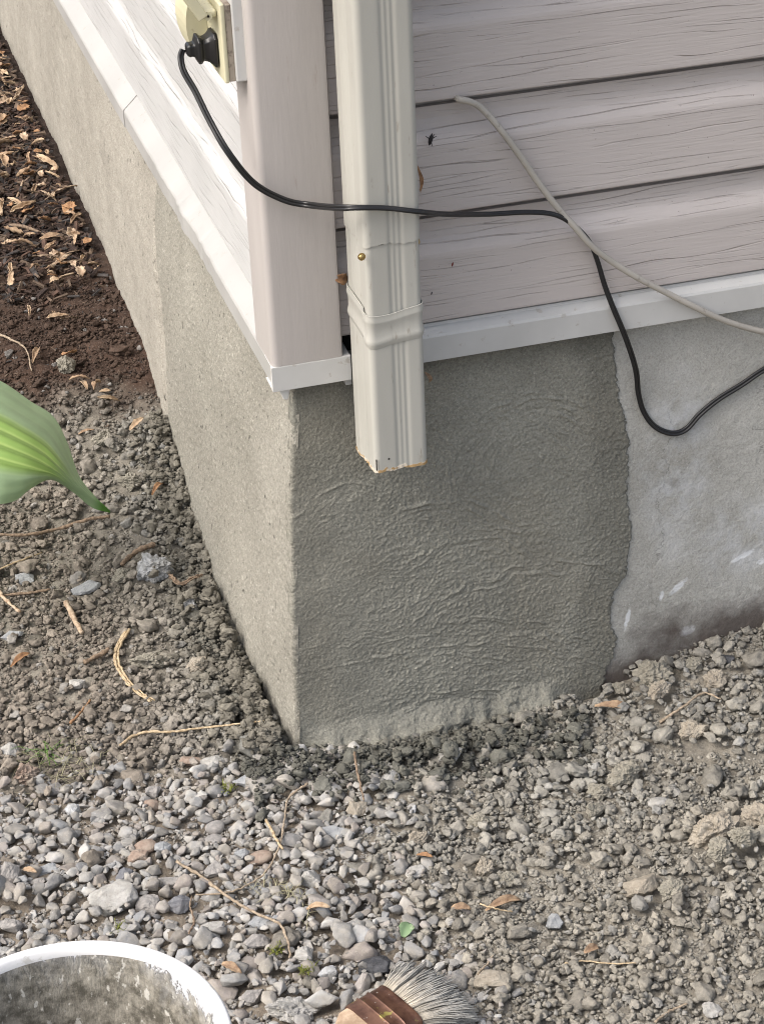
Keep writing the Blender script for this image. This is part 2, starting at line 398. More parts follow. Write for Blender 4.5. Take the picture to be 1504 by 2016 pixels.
def ico(sub):
    import bmesh
    b = bmesh.new(); bmesh.ops.create_icosphere(b, subdivisions=sub, radius=1)
    V = np.array([v.co[:] for v in b.verts]); F = np.array([[v.index for v in f.verts] for f in b.faces]); b.free(); return V, F
ICO = {s: ico(s) for s in (1, 2, 3, 4, 5)}
def hull_shape(npts, cuts, seed, rough=0.0, soft=0):
    """convex polyhedron of random points, optionally divided and roughened"""
    import bmesh
    q = np.random.default_rng(seed); p = q.normal(size=(npts, 3)); p /= np.linalg.norm(p, axis=1)[:, None]
    p *= q.uniform(.78, 1.05, (npts, 1)); p *= np.array([1, q.uniform(.75, 1), q.uniform(.8, 1)])
    b = bmesh.new(); vs_ = [b.verts.new(v) for v in p]; r = bmesh.ops.convex_hull(b, input=vs_)
    bmesh.ops.delete(b, geom=[v for v in b.verts if not v.link_faces], context='VERTS')
    for _ in range(cuts): bmesh.ops.subdivide_edges(b, edges=b.edges[:], cuts=1, use_grid_fill=True)
    for _ in range(soft): bmesh.ops.smooth_vert(b, verts=b.verts[:], factor=.17, use_axis_x=True, use_axis_y=True, use_axis_z=True)
    bmesh.ops.triangulate(b, faces=b.faces[:]); b.verts.index_update()
    V = np.array([v.co[:] for v in b.verts]); F = np.array([[v.index for v in f.verts] for f in b.faces]); b.free()
    if rough:
        n = V/np.linalg.norm(V, axis=1)[:, None]
        a = fbm(V[:, 0]*2.3+seed*1.7, V[:, 1]*2.3, V[:, 2]*2.3, o=2, seed=seed % 91) - .8*np.abs(fbm(V[:, 0]*4.2+seed, V[:, 1]*4.2, V[:, 2]*4.2, o=2, seed=seed % 53))
        if cuts > 2: a = a + .45*fbm(V[:, 0]*9+seed, V[:, 1]*9, V[:, 2]*9, o=3, seed=seed % 37)
        V = V + n*(a*rough)[:, None]
    return V/np.abs(V).max(), F
def rock_shape(sub, seed, style):
    """unit rock: 'cut' = angular crushed stone, 'clod' = crumbly lump, 'round' = worn pebble"""
    if style == 'cut': return hull_shape({1: 11, 2: 17, 4: 22}[sub], {1: 0, 2: 2, 4: 4}[sub], seed, {1: 0, 2: .05, 4: .07}[sub], {1: 0, 2: 1, 4: 2}[sub])
    if style == 'clod': return hull_shape({1: 12, 2: 15, 3: 20, 5: 26}[sub], {1: 0, 2: 0, 3: 2, 5: 5}[sub], seed, {1: 0, 2: 0, 3: .24, 5: .24}[sub])
    V, F = ICO[sub]; r = 1+.10*vnoise(V[:, 0]*1.3+seed, V[:, 1]*1.3, V[:, 2]*1.3); V = V*r[:, None]
    return V/np.abs(V).max(), F
def rand_rot(q, n, tilt=1.0):
    """n rotation matrices: random yaw, limited tilt"""
    y = q.uniform(0, 2*np.pi, n); t = q.normal(0, .35*tilt, n); p = q.normal(0, .35*tilt, n)
    cy, sy, ct, st_, cp, sp = np.cos(y), np.sin(y), np.cos(t), np.sin(t), np.cos(p), np.sin(p)
    Z = np.zeros(n); O = np.ones(n)
    Rz = np.stack([cy, -sy, Z, sy, cy, Z, Z, Z, O], 1).reshape(n, 3, 3)
    Rx = np.stack([O, Z, Z, Z, ct, -st_, Z, st_, ct], 1).reshape(n, 3, 3)
    Ry = np.stack([cp, Z, sp, Z, O, Z, -sp, Z, cp], 1).reshape(n, 3, 3)
    return Rz@Rx@Ry
def scatter_mesh(name, items, sub, style, material, label, smooth, nproto=14):
    """items: rows x,y,z,r,flat,elong,cr,cg,cb -> one mesh"""
    it = np.array(items); n = len(it); q = np.random.default_rng(len(items)); which = q.integers(0, nproto, n); VV, FF, CC = [], [], []; base = 0
    for k in range(nproto):
        pv, F0 = rock_shape(sub, 100+k*13, style); t = it[which == k]; m = len(t); nv = len(pv)
        if not m: continue
        sc = np.stack([t[:, 3]*t[:, 5], t[:, 3], t[:, 3]*t[:, 4]], 1)[:, None, :]
        VV.append((np.einsum('nij,nvj->nvi', rand_rot(q, m), pv[None]*sc)+t[:, None, :3]).reshape(-1, 3))
        FF.append((F0[None]+np.arange(m)[:, None, None]*nv).reshape(-1, 3)+base); CC.append(np.repeat(t[:, 6:9], nv, 0)); base += m*nv
    o = mesh_np(name, np.concatenate(VV), np.concatenate(FF), material, smooth=smooth, col=np.concatenate(CC))
    return tag(o, label, name.replace('_', ' ') if False else label.split(',')[0].split(' ')[-1], kind='stuff')
def inside_wall(x, y, r=0): return x > (-.014 if y < .38 else .003)-r*.3 and y > (-.010 if x < .36 else .0)-r*.3

# ------------------------------------------------------------------ the house
house = empty('house', (0, 0, -.45), 'house corner with taupe lap siding above a freshly parged concrete foundation', 'house')
def child(o):                                  # keep world coordinates under the house empty
    o.location = (0, 0, .45) if o.location.length == 0 else tuple(np.array(o.location)+np.array((0, 0, .45))); return o
def hb(mb, name, m, parent=None, **k):
    o = mb.build(name, m, parent or house, **k)
    if parent is None: child(o)
    return o
XE, YE, ZT = 4.5, 5.0, 2.45                    # how far the house goes on out of the picture
# foundation core: the old wall
LX = .012                                      # plane of the left foundation face
def left_face_x(y, z):
    """x of the left parged face: bulges out towards the foot and the corner"""
    t = np.clip((-.03-z)/.42, 0, 1.3)
    return .020 - .012*sst(t, 0, .35) - .020*t**2*(1-.5*sst(y, .3, .8)) + .004*fbm(y*6, z*6, seed=41, o=2)
def right_face_y(x, z):
    t = np.clip((-.03-z)/.42, 0, 1.3)
    return .016 - .011*sst(t, 0, .35) - .012*t**2 + .003*fbm(x*5, z*6, seed=43, o=2)
fd = empty('foundation', (0, 0, 0), None, None); fd.parent = house; fd.location = (0, 0, .45)
# right old wall, a lattice with slight unevenness
def lattice(name, us, vs, fn, m, parent, smooth=True, col=None):
    U, Vv = np.meshgrid(us, vs, indexing='ij'); P = fn(U, Vv)
    return mesh_np(name, P.reshape(-1, 3), grid_faces(len(us), len(vs)), m, parent, smooth)
core = MB().box(.03, XE, .034, YE, -.9, -.012).build('old_right_wall', M_old, fd)
us = np.concatenate([np.arange(.33, .75, .0018), np.arange(.75, XE, .1)]); vs = np.arange(-.60, -.010, .0018)
def fr(U, Vv):
    y = right_face_y(U, Vv) + .0022 + .0009*fbm(U*12, Vv*12, seed=61, o=4) + .0004*fbm(U*230, Vv*230, seed=62, o=2)
    return np.stack([U, y, Vv], -1)
o = lattice('old_wall_face', us, vs, fr, M_old, core)

# the fresh parging on the right face: trowel and brush arcs pressed into it
def edge_x(z):
    zz = [-.52, -.46, -.433, -.42, -.394, -.375, -.352, -.335, -.317, -.29, -.266, -.24, -.214, -.18, -.147, -.11, -.079, -.05, -.02]
    xx = [.350, .352, .358, .366, .371, .362, .363, .368, .380, .384, .388, .384, .381, .384, .383, .375, .371, .368, .366]
    return np.interp(z, zz, xx) + .0022*fbm(z*95, z*0+3, seed=71, o=4, g=.75)
st = .0010
us = np.arange(-.03, .402, st); vs = np.arange(-.54, -.012, st)
U, Vv = np.meshgrid(us, vs, indexing='ij')
def stroke1(h, U, Vv, wx, cx0, cz0, r0, wd, a0, a1, gain, k):
    rr = np.hypot(U-cx0, Vv-cz0)+wx; an = np.arctan2(Vv-cz0, U-cx0)
    m = (rr > r0-.007) & (rr < r0+wd+.008) & (an > a0-.2) & (an < a1+.16)
    if not m.any(): return h
    r_, a_ = rr[m], an[m]
    ang = sst(a_, a0-.15, a0+.18)*(1-sst(a_, a1-.25, a1+.13))
    mk = sst(r_, r0-.006, r0+.004)*(1-sst(r_, r0+wd-.006, r0+wd+.006))*ang
    tx = 1.15*np.maximum(-.15, fbm(r_*470, a_*r0*230+k*7, seed=90+k, o=2)) + .7*np.maximum(0, fbm(r_*400, a_*r0*330+k, seed=290+k, o=2))
    gn = vnoise(r_*230+k, a_*r0*13+k*3, seed=k % 50); gm = sst(vnoise(a_*r0*55, r_*160, seed=7), -.25, .35)
    tx = tx + 1.15*gain*np.maximum(0, 1-np.abs(gn-.1)*5)*gm - .5*gain*np.maximum(0, 1-np.abs(gn+.28)*5)
    edge = 1.0*np.exp(-((r_-r0-wd)/.0012)**2)*ang*gain*np.maximum(0, .35+vnoise(a_*r0*90, r_*0+k))
    h = h.copy(); h[m] = h[m]*(1-mk*.8) + tx*mk*.8 + edge
    return h
def strokes(U, Vv, seeds, nst, iso):
    q = np.random.default_rng(seeds)
    wx = .004*fbm(U*40, Vv*40, seed=83, o=2)
    h = np.maximum(-.1, fbm(U*360+wx*90, Vv*430, seed=81, o=2))*.95 + .45*fbm(U*120, Vv*150, seed=82, o=3)
    for k in range(nst):
        cx0, cz0 = q.uniform(-.05, .42), q.uniform(-.62, .02); r0 = q.uniform(.05, .30); wd = q.uniform(.015, .05)
        if k % 2 == 0: cx0, cz0, r0 = q.uniform(.05, .35), q.uniform(-1.2, -.70), q.uniform(.30, .75)
        a0 = q.uniform(.2, 1.9); a1 = a0+q.uniform(.4, 1.4)
        h = stroke1(h, U, Vv, wx, cx0, cz0, r0, wd, a0, a1, q.uniform(.1, 1.0), k)
    for cx0, cz0, r0, wd, a0, a1, gain in ((.272, -.165, .022, .02, .5, 2.9, 1.3), (.272, -.170, .045, .018, .6, 3.1, 1.8), (.275, -.175, .066, .02, .8, 3.1, 2.1), (.275, -.19, .088, .018, 1.4, 3.1, 1.9),
             (.06, -.215, .03, .02, .3, 2.6, 1.3), (.065, -.22, .052, .018, .4, 2.6, 1.6), (.15, -.265, .06, .02, .7, 2.2, 1.7), (.16, -.29, .085, .02, .6, 2.0, 1.7), (.20, -.36, .11, .022, .8, 2.2, 1.5), (.26, -.50, .20, .02, 1.0, 2.2, 1.5), (.12, -.78, .40, .02, 1.0, 1.9, 1.4), (.10, -.80, .455, .02, .9, 1.9, 1.2), (.14, -.80, .36, .02, 1.1, 1.9, 1.4), (.05, -.85, .47, .02, 1.0, 1.75, 1.3)):
        h = stroke1(h, U, Vv, wx*1.3, cx0, cz0, r0, wd, a0, a1, gain, 100+int(r0*999))
    return h
def sand(shape, seed, p=.90):
    q = np.random.default_rng(seed); a = (q.random(shape) > p)*q.uniform(.4, 1, shape) - .6*(q.random(shape) > .95)
    b = a*.55; b[1:] += a[:-1]*.3; b[:-1] += a[1:]*.3; b[:, 1:] += a[:, :-1]*.3; b[:, :-1] += a[:, 1:]*.3
    return b
H1 = strokes(U, Vv, 5, 40, False)
flatb = sst(-Vv, .425, .45)                    # smeared, smoother cement at the foot
H1 = H1*(1-.6*flatb)*(.62+.38*sst(U, .08, .17)) * (1-.35*(1-sst(U, .0, .06)))
y = right_face_y(U, Vv) - .00092*H1 - .0012*sand(U.shape, 3)*(.5+.5*sst(U, .06, .12)) - .0012*fbm(U*22, Vv*22, seed=84, o=2)
foot = (.015*sst(-Vv, .428, .456)+.022*sst(-Vv, .448, .475))*(1-sst(U + .03*fbm(U*25, Vv*25, seed=77, o=3), .25, .32))*sst(U, .0, .03)*(.8+.55*fbm(U*14, Vv*20, seed=78, o=2)+.45*fbm(U*60, Vv*60, seed=79, o=3))
foot = np.maximum(foot, 0)
y = y - foot
fe = sst(edge_x(Vv)-U + .0022*fbm(U*260, Vv*260, seed=72, o=2), -.001, .0075)
y = y*fe + (right_face_y(U, Vv)+.012)*(1-fe)
# round into the left face at the corner
cornx = left_face_x(0*U, Vv) + .0016*fbm(Vv*90, 0*Vv, seed=45, o=4, g=.7)
cr = .0045
dxc = (U-cornx)
y = y + np.where(dxc < cr, cr-np.sqrt(np.maximum(0, cr*cr-np.clip(cr-dxc, 0, cr)**2)), 0)
Ux = np.maximum(U, cornx+.0002*(U-cornx))
y = np.where(U < cornx, .014+right_face_y(0*U, Vv), y)
P = np.stack([Ux, y, Vv], -1)
pc_ = np.ones(U.shape)
pc_ = pc_*(1-.24*sst(U + .015*fbm(U*30, Vv*12, seed=86, o=3), edge_x(Vv)-.060, edge_x(Vv)-.030))      # damp rims dry last
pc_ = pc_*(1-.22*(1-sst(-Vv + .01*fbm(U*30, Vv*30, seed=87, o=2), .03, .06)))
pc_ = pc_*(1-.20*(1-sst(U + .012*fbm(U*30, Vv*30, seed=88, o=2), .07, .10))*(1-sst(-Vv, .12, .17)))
pc_ = pc_*(1-.10*sst(-Vv + .006*fbm(U*40, Vv*40, seed=89, o=2), .428, .440))  # foot toned down in colour to offset light on its upward slope
pc_ = pc_*(1+.16*fbm(U*9, Vv*9, seed=85, o=3))
brn = .015*sst(fbm(U*11+3, Vv*8, seed=91, o=2), .0, .35)
pc3 = np.stack([pc_*(1+brn), pc_, pc_*(1-brn)], -1)
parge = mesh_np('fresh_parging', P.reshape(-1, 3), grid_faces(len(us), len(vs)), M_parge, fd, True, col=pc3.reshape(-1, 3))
parge['label'] = 'dark damp cement patch with swirled trowel marks on the right face'
# left face: fresh part near the corner, older pale wall beyond
def left_fn(U, Vv, amp=1.0):                   # U is y along the wall
    x = left_face_x(U, Vv)
    tx = np.maximum(0, fbm(U*120, Vv*170, seed=51, o=3))*1.0 + .5*fbm(U*260, Vv*260, seed=52, o=2)
    x = x - .0011*tx*amp
    ry = right_face_y(0*U, Vv); d = U-ry
    x = x + np.where(d < cr, cr-np.sqrt(np.maximum(0, cr*cr-np.clip(cr-d, 0, cr)**2)), 0)
    return x
def old_y(z): return .715 + .012*fbm(z*14, z*0, seed=55, o=3) + .03*sst(z, -.28, -.05)
us = np.arange(-.028, .80, .0016); vs = np.arange(-.56, -.012, .0016)
U, Vv = np.meshgrid(us, vs, indexing='ij'); X = left_fn(U, Vv) - .0008*sand(U.shape, 4, .93)
ff = sst(old_y(Vv)-U, -.004, .018); X = X*ff + (left_face_x(U, Vv)+.012)*(1-ff)
ry = right_face_y(0*U, Vv) + .0012*fbm(Vv*110, 0*Vv, seed=46, o=4, g=.7); X = np.where(U < ry, left_face_x(U, Vv)+cr+.002, X); Uy = np.maximum(U, ry)
o = mesh_np('side_parging', np.stack([X, Uy, Vv], -1).reshape(-1, 3), grid_faces(len(us), len(vs))[:, ::-1], M_pargeL, fd, True)
us = np.concatenate([np.arange(.69, 3.2, .005), np.arange(3.2, YE, .1)]); vs = np.arange(-.60, -.012, .004)
U, Vv = np.meshgrid(us, vs, indexing='ij')
X = left_face_x(U, Vv)*(1-sst(U, .8, 1.4)) + .010*sst(U, .8, 1.4) - .001*(1-sst(U, .75, .9)) + .003*(U < .73) + .0012*fbm(U*60, Vv*90, seed=56, o=4) + .0025*fbm(U*9, Vv*9, seed=57, o=2)
mesh_np('old_side_wall', np.stack([X, U, Vv], -1).reshape(-1, 3), grid_faces(len(us), len(vs))[:, ::-1], M_oldL, fd, True)

# starter trim running round the foot of the siding
def sweep(profile, path, axis, m, name, parent, wave=0, seed=0):
    """profile = (outward depth, z) pairs; path = positions along the wall; axis 'x' runs on the right wall"""
    V = []; n = len(profile)
    for k, t in enumerate(path):
        for j, (d, z) in enumerate(profile):
            w = wave(t, z) if wave else 0
            V.append((t, -d-w, z) if axis == 'x' else (-d-w, t, z))
    F = grid_faces(len(path), n)
    if axis == 'y': F = F[:, ::-1]
    o = mesh_np(name, V, F, m, parent)
    return o
TR = [(-.03, -.0205), (-.002, -.0225), (0, -.022), (.0002, .004), (-.001, .0065), (-.012, .011), (-.0125, .014), (-.016, .0145), (-.018, .03)]
o = sweep(TR, [.1335, .3, .45, .6, XE], 'x', M_trim, 'starter_trim', house); child(o)
m = o.modifiers.new('s', 'SOLIDIFY'); m.thickness = .0012
TL = [(-.03, -.0245), (-.002, -.0255), (0, -.025), (.0003, -.004), (-.001, -.0015), (-.020, .016), (-.022, .030)]
def dent(t, z):
    return float((.0022*vnoise(np.array([t*34]), np.array([1.5]))[0] + .001*vnoise(np.array([t*90]), np.array([2.5]))[0])*sst(np.array([t]), .25, .32)[0]*(1-sst(np.array([t]), .55, .7)[0])*(1 if z < 0 else .2))
o = sweep(TL, list(np.arange(.0025, .825, .008))+[.8275], 'y', M_trimf, 'starter_trim', house, dent); child(o)
m = o.modifiers.new('s', 'SOLIDIFY'); m.thickness = .0012
o = sweep([(d+.0012, z+.0006) for d, z in TL], [.8245, 1.5, 3, YE], 'y', M_trimf, 'starter_trim', house); child(o)
m = o.modifiers.new('s', 'SOLIDIFY'); m.thickness = .0012
# cap piece folded round the corner under the post
mb = MB(); z0, z1 = -.0262, -.0008
pr = [(-.002, .003), (-.002, -.0018), (.0775, -.0018), (.0785, .004)]
V = []; 
for (x, yy) in pr: V += [(x, yy, z0), (x, yy, z1)]
mb.add(V, [(0, 2, 3, 1), (2, 4, 5, 3), (4, 6, 7, 5)])
mb.add([(-.002, -.0018, z1), (.0775, -.0018, z1), (.0785, .03, z1+.001), (-.002, .03, z1+.001)], [(0, 1, 2, 3)])
mb.add([(-.002, -.0018, z0), (.0775, -.0018, z0), (.0785, .03, z0+.001), (-.002, .03, z0+.001)], [(3, 2, 1, 0)])
hb(mb, 'corner_trim', M_trim, solid=.001)
hb(MB().box(.0735, .080, .006, .02, -.036, -.0265), 'trim_tab', M_trim, bevel=.0005)
# siding courses: Dutch-lap profile, one panel per course and side
ZB, EXP = .0165, .1135
def course(axis, k, start, end, off):
    z = ZB+k*EXP
    prof = [(-.0045, z+.0016), (-.003, z+.0004), (-.0015, z), (-.0004, z+.0012), (-.0002, z+.003), (-.0022, z+.068), (-.0030, z+.0715), (-.0060, z+.0775), (-.0105, z+.085), (-.0128, z+.094), (-.0132, z+.1055), (-.0200, z+.1059), (-.0200, z+EXP+.012)]
    prof = [(d-off, zz) for d, zz in prof]
    pos = list(np.linspace(start, end, 34))
    return sweep(prof, pos, axis, M_sid if axis == 'x' else M_sidL, 'siding_panel', house, lambda t, zz: .0008*math.sin(t*5+k*2))
for k in range(21):
    child(course('x', k, .030, XE, .009 if k else .009))
    child(course('y', k, .030, YE, .017))
hb(MB().box(.045, XE, .032, YE, -.011, ZT), 'sheathing', M_dark)
# corner post: a wide box corner with softly rounded arris and a returned flange each side
def post_prof():
    r = .006; pts = [(.0, .0665), (0, .0655), (0, r)]
    for a in range(1, 5):
        t = a/5*math.pi/2; pts.append((r-r*math.cos(t), r-r*math.sin(t)))
    pts += [(r, 0), (.0665, 0), (.0688, .0006), (.0698, .0028), (.0698, .022)]
    return [( .012, .068), (.003, .068)] + pts
V = []; pp = post_prof(); zs = [0, .02, .3, 1, ZT]
for z in zs: V += [(x, yy, z) for x, yy in pp]
o = mesh_np('corner_post', V, grid_faces(len(zs), len(pp)), M_post, house, True); child(o)
m = o.modifiers.new('s', 'SOLIDIFY'); m.thickness = .0015; m.offset = -1
e = o.modifiers.new('e', 'EDGE_SPLIT'); e.split_angle = math.radians(40)
hb(MB().box(.003, .0685, .003, .030, .0015, .004), 'post_liner', M_dark)
cb = MB(); cb.add([(.004, .004, -.027), (.016, .003, -.027), (.018, .008, -.027), (.006, .009, -.027), (.009, .004, -.040), (.014, .004, -.041), (.014, .009, -.040), (.009, .009, -.040)], [(0,1,5,4),(1,2,6,5),(2,3,7,6),(3,0,4,7),(4,5,6,7),(3,2,1,0)])
hb(cb, 'caulk_blob', M_caulk, bevel=.0015)

# ------------------------------------------------------------------ downspout
DX0, DX1, DY0, DY1 = .0765, .1305, -.083, -.007
ds = empty('downspout', (.103, -.045, -.09), 'cream ribbed rectangular downspout with rusty cut end at the house corner', 'downspout')
def spout_ring(grow=0, rib=1.0, n=7):
    """closed outline: rounded rectangle with two raised ribs in each wall"""
    x0, x1, y0, y1 = DX0-grow, DX1+grow, DY0-grow, DY1+grow; r = .006+grow; out = []
    def side(p, q, nrm):
        p, q, nrm = np.array(p), np.array(q), np.array(nrm); L = np.linalg.norm(q-p)
        for t in np.linspace(0, 1, 41):
            s = 0
            for c in ((.30, .42, .54, .66) if L > .05 else (.44, .56, .68)):
                s += math.exp(-((t-c)*L/.0022)**2)
            out.append(p+(q-p)*t + nrm*(-.0011*s*rib))
    def corner(c, a0):
        for k in range(1, n):
            a = a0+k/n*math.pi/2; out.append(np.array(c)+r*np.array([math.cos(a), math.sin(a)]))
    side((x0+r, y0), (x1-r, y0), (0, -1)); corner((x1-r, y0+r), -math.pi/2)
    side((x1, y0+r), (x1, y1-r), (1, 0)); corner((x1-r, y1-r), 0)
    side((x1-r, y1), (x0+r, y1), (0, 1)); corner((x0+r, y1-r), math.pi/2)
    side((x0, y1-r), (x0, y0+r), (-1, 0)); corner((x0+r, y0+r), math.pi)
    return np.array(out)
def spout(name, zs, grow, m, parent, zfn=None, ribs=None, thick=.0008):
    V = []
    for i, z in enumerate(zs):
        g = grow[i] if hasattr(grow, '__len__') else grow
        rg = spout_ring(g, 1.0 if ribs is None else ribs[i])
        for p in rg: V.append((p[0], p[1], z + (zfn(p[0], p[1], i) if zfn else 0)))
    n = len(rg); F = []
    for i in range(len(zs)-1):
        for k in range(n): F.append((i*n+k, i*n+(k+1) % n, (i+1)*n+(k+1) % n, (i+1)*n+k))
    V = np.array(V)-np.array([.103, -.045, -.09])
    o = mesh_np(name, V, F, m, parent, True)
    s = o.modifiers.new('s', 'SOLIDIFY'); s.thickness = thick; s.offset = -1
    e = o.modifiers.new('e', 'EDGE_SPLIT'); e.split_angle = math.radians(50)
    return o
jag = lambda x, yy: .0010*float(vnoise(np.array([x*160]), np.array([yy*160]))[0]) + .0004*float(vnoise(np.array([x*500]), np.array([yy*500]))[0])
def zf_low(x, yy, i): return (jag(x, yy) - .010*(yy-DY0)/.076 if i == 0 else 0)
dsub = lambda y: 0
zlow = [-.0905, -.0885, -.06, 0, .05, .066]
spout('lower_pipe', zlow, [0, 0, 0, 0, 0, .0], M_spout, ds, zf_low)
# end crust: a thin rusty lip round the cut
def zf_r(x, yy, i): return jag(x, yy)*(1.0 if i == 0 else 1.8) - .010*(yy-DY0)/.076 + (0 if i == 0 else .0005*math.sin(x*900+yy*700))
spout('rusty_end', [-.0910, -.0883], .0005, M_rust, ds, zf_r, None, .0018)
# crimped collar: two rolled beads, upper section slides into it
def zf_c(x, yy, i):
    fx = (x-DX0)/.054; fy = (yy-DY0)/.076
    dip = -.002*math.exp(-((x-.084)**2/.00012+(yy+.075)**2/.0006)) if i < 5 else -.003*math.exp(-((x-.095)**2/.0004))
    return dip + (.004*fx if yy < -.07 else .004) 
zc = [.040, .0435, .046, .0485, .0525, .0625, .0665, .069, .0715, .0745]
gr = [.0004, .0014, .0019, .0014, .0006, .0006, .0016, .0019, .0012, .0015]
spout('crimped_collar', [z+.003 for z in zc], gr, M_spout, ds, zf_c, [.2]*10, .0009)
spout('middle_pipe', [.07, .1, .1465], -.0006, M_spout, ds)
def zf_u(x, yy, i): return (.0012*math.sin(x*150)+.0006*math.sin(x*700+yy*300)-.002*(yy-DY0)/.076) if i == 0 else 0
spout('upper_pipe', [.146, .1475, .152, .17, .6, 1.5, ZT-.03], .0006, M_spout, ds, zf_u)
# stamped corner slits near the end and a nail hole
o = (MB().box(.0773, .0783, -.0838, -.0828, -.088, -.076)).build('slit', M_dark, ds, origin=(.103, -.045, -.09)); o.location = (0, 0, 0)
hl = MB(); hl.add([(.0905+.0011*math.cos(a), -.0834, -.0775+.0011*math.sin(a)) for a in np.linspace(0, 6.28, 10)[:-1]], [tuple(range(9))]); o = hl.build('nail_hole', M_dark, ds, origin=(.103, -.045, -.09)); o.location = (0, 0, 0)
def screw(p, nrm, parent, base):
    nrm = np.array(nrm, float); P = [np.array(p)+nrm*t for t in (-.0005, .0008, .0016, .0022)]
    V, F = tube(P, [.0028, .0028, .0021, .0009], 8); mb = MB().add(V, F)
    V, F = tube([np.array(p)-nrm*.0006, np.array(p)+nrm*.0004], .0038, 10); mb.add(V, F)
    o = mb.build('screw', M_brass, parent, origin=base); o.location = (0, 0, 0)
p = at(712, 505, 1, DY0-.0005); screw(p, (0, -1, 0), ds, (.103, -.045, -.09))
p = at(823, 487, 1, DY0-.0005); screw((DX1+.0006, -.07, p[2]), (.8, -.6, 0), ds, (.103, -.045, -.09))

# ------------------------------------------------------------------ outlet box on the side wall
bx, bz = .010, .27
PX = -.022
pc = at(443, 162, 0, PX); Y0 = float(pc[1]); Z0 = float(pc[2])
ob = empty('outlet_box', (.0, Y0+.05, Z0), 'yellowed outdoor outlet box with open flap cover on the side wall', 'outlet box')
OB = (0, Y0+.05, Z0)
def obp(mb, name, m, **k): o = mb.build(name, m, ob, origin=OB, **k); o.location = (0, 0, 0); return o
obp(MB().box(-.0115, .012, Y0-.002, Y0+.125, Z0-.001, Z0+.078), 'mounting_block', M_trim, bevel=.002)
obp(MB().box(-.0175, -.0112, Y0, Y0+.118, Z0, Z0+.072), 'gasket', plain_mat('dirty_gasket', (.42, .36, .29), .8, .6, .0008, 90, ((.12, .09, .07), 60, .5, .7)), bevel=.001)
obp(MB().box(PX, -.0173, Y0-.001, Y0+.119, Z0-.001, Z0+.073), 'cover_plate', M_yel, bevel=.0015)
obp(MB().box(-.034, PX-.0002, Y0+.010, Y0+.052, Z0+.058, Z0+.066), 'hinge_lug', M_yel, bevel=.003, seg=3)
# far flap, closed: a shallow curved shell
mb = MB(); V = []; n = 9
for i in range(n):
    t = i/(n-1); zz = Z0+.006+.064*t; d = .020*math.sin(math.pi*(.12+.76*t))**.6
    V += [(PX-.0004-d, Y0+.062, zz), (PX-.0004-d, Y0+.112, zz), (PX-.0003, Y0+.062, zz), (PX-.0003, Y0+.112, zz)]
F = []
for i in range(n-1):
    a, b = i*4, i*4+4; F += [(a, b, b+1, a+1), (a, a+2, b+2, b), (a+1, b+1, b+3, a+3)]
F += [(0, 1, 3, 2), ((n-1)*4, (n-1)*4+2, (n-1)*4+3, (n-1)*4+1)]
obp(mb.add(V, F), 'closed_flap', M_yel)
# near flap swung open: slab rising outwards from the hinge
hx0, hz0 = -.031, Z0+.062
def flap_pts(y0, y1, L, th):
    dx, dz = -.50, .866; nx, nz = -.866, -.5
    a = [(hx0, hz0), (hx0+dx*L, hz0+dz*L), (hx0+dx*L+nx*th, hz0+dz*L+nz*th), (hx0+nx*th, hz0+nz*th)]
    return [(x, y0, z) for x, z in a]+[(x, y1, z) for x, z in a]
obp(MB().add(flap_pts(Y0+.006, Y0+.056, .062, .010), [(0,1,2,3),(7,6,5,4),(0,4,5,1),(1,5,6,2),(2,6,7,3),(3,7,4,0)]), 'open_flap', M_yel, bevel=.0015)
V, F = tube([(hx0, Y0+.0085, hz0-.001), (hx0, Y0+.0105, hz0-.001)], .0042, 12); obp(MB().add(V, F), 'hinge_boss', M_yel)
V, F = tube([(hx0, Y0+.0075, hz0-.001), (hx0, Y0+.0095, hz0-.001)], .0012, 8); obp(MB().add(V, F), 'hinge_pin', M_dark)

# ------------------------------------------------------------------ black extension cord with its plug
cordroot = empty('extension_cord', tuple(at(560, 393, 1, -.006)), 'black two wire extension cord looping from the outlet across the downspout', 'cord')
CR = np.array(cordroot.location)
py_ = Y0+.030; pz = float(at(425, 92, 0, PX-.002)[2])
def plugsec(x, hy, hz, zc=0): return [(x, py_+a*hy, pz+zc+b*hz) for a, b in ((-1,-.7),(-.7,-1),(.7,-1),(1,-.7),(1,.7),(.7,1),(-.7,1),(-1,.7))]
pzq = None
plug_end = at(364, 97, 1, py_)
pl0 = at(424, 92, 1, py_)
pz = float(pl0[2])
xs_ = np.linspace(PX-.001, float(plug_end[0])+.001, 12)
hy_ = [.0145, .0145, .012, .0105, .0100, .0100, .0125, .0125, .0072, .0068, .0075, .0055]
hz_ = [.0165, .0160, .0135, .0115, .0105, .0100, .0125, .0125, .0066, .0060, .0062, .0045]
tl = (float(plug_end[2])-pz)
mb = MB(); V = []
for i, x in enumerate(xs_): V += plugsec(x, hy_[i], hz_[i], tl*i/11)
F = [tuple(range(8))[::-1], tuple(88+k for k in range(8))]
for i in range(11):
    for k in range(8): F.append((i*8+k, i*8+(k+1) % 8, i*8+8+(k+1) % 8, i*8+8+k))
o = mb.add(V, F).build('plug', M_blackp, cordroot, origin=tuple(CR), bevel=.0008); o.location = (0, 0, 0)
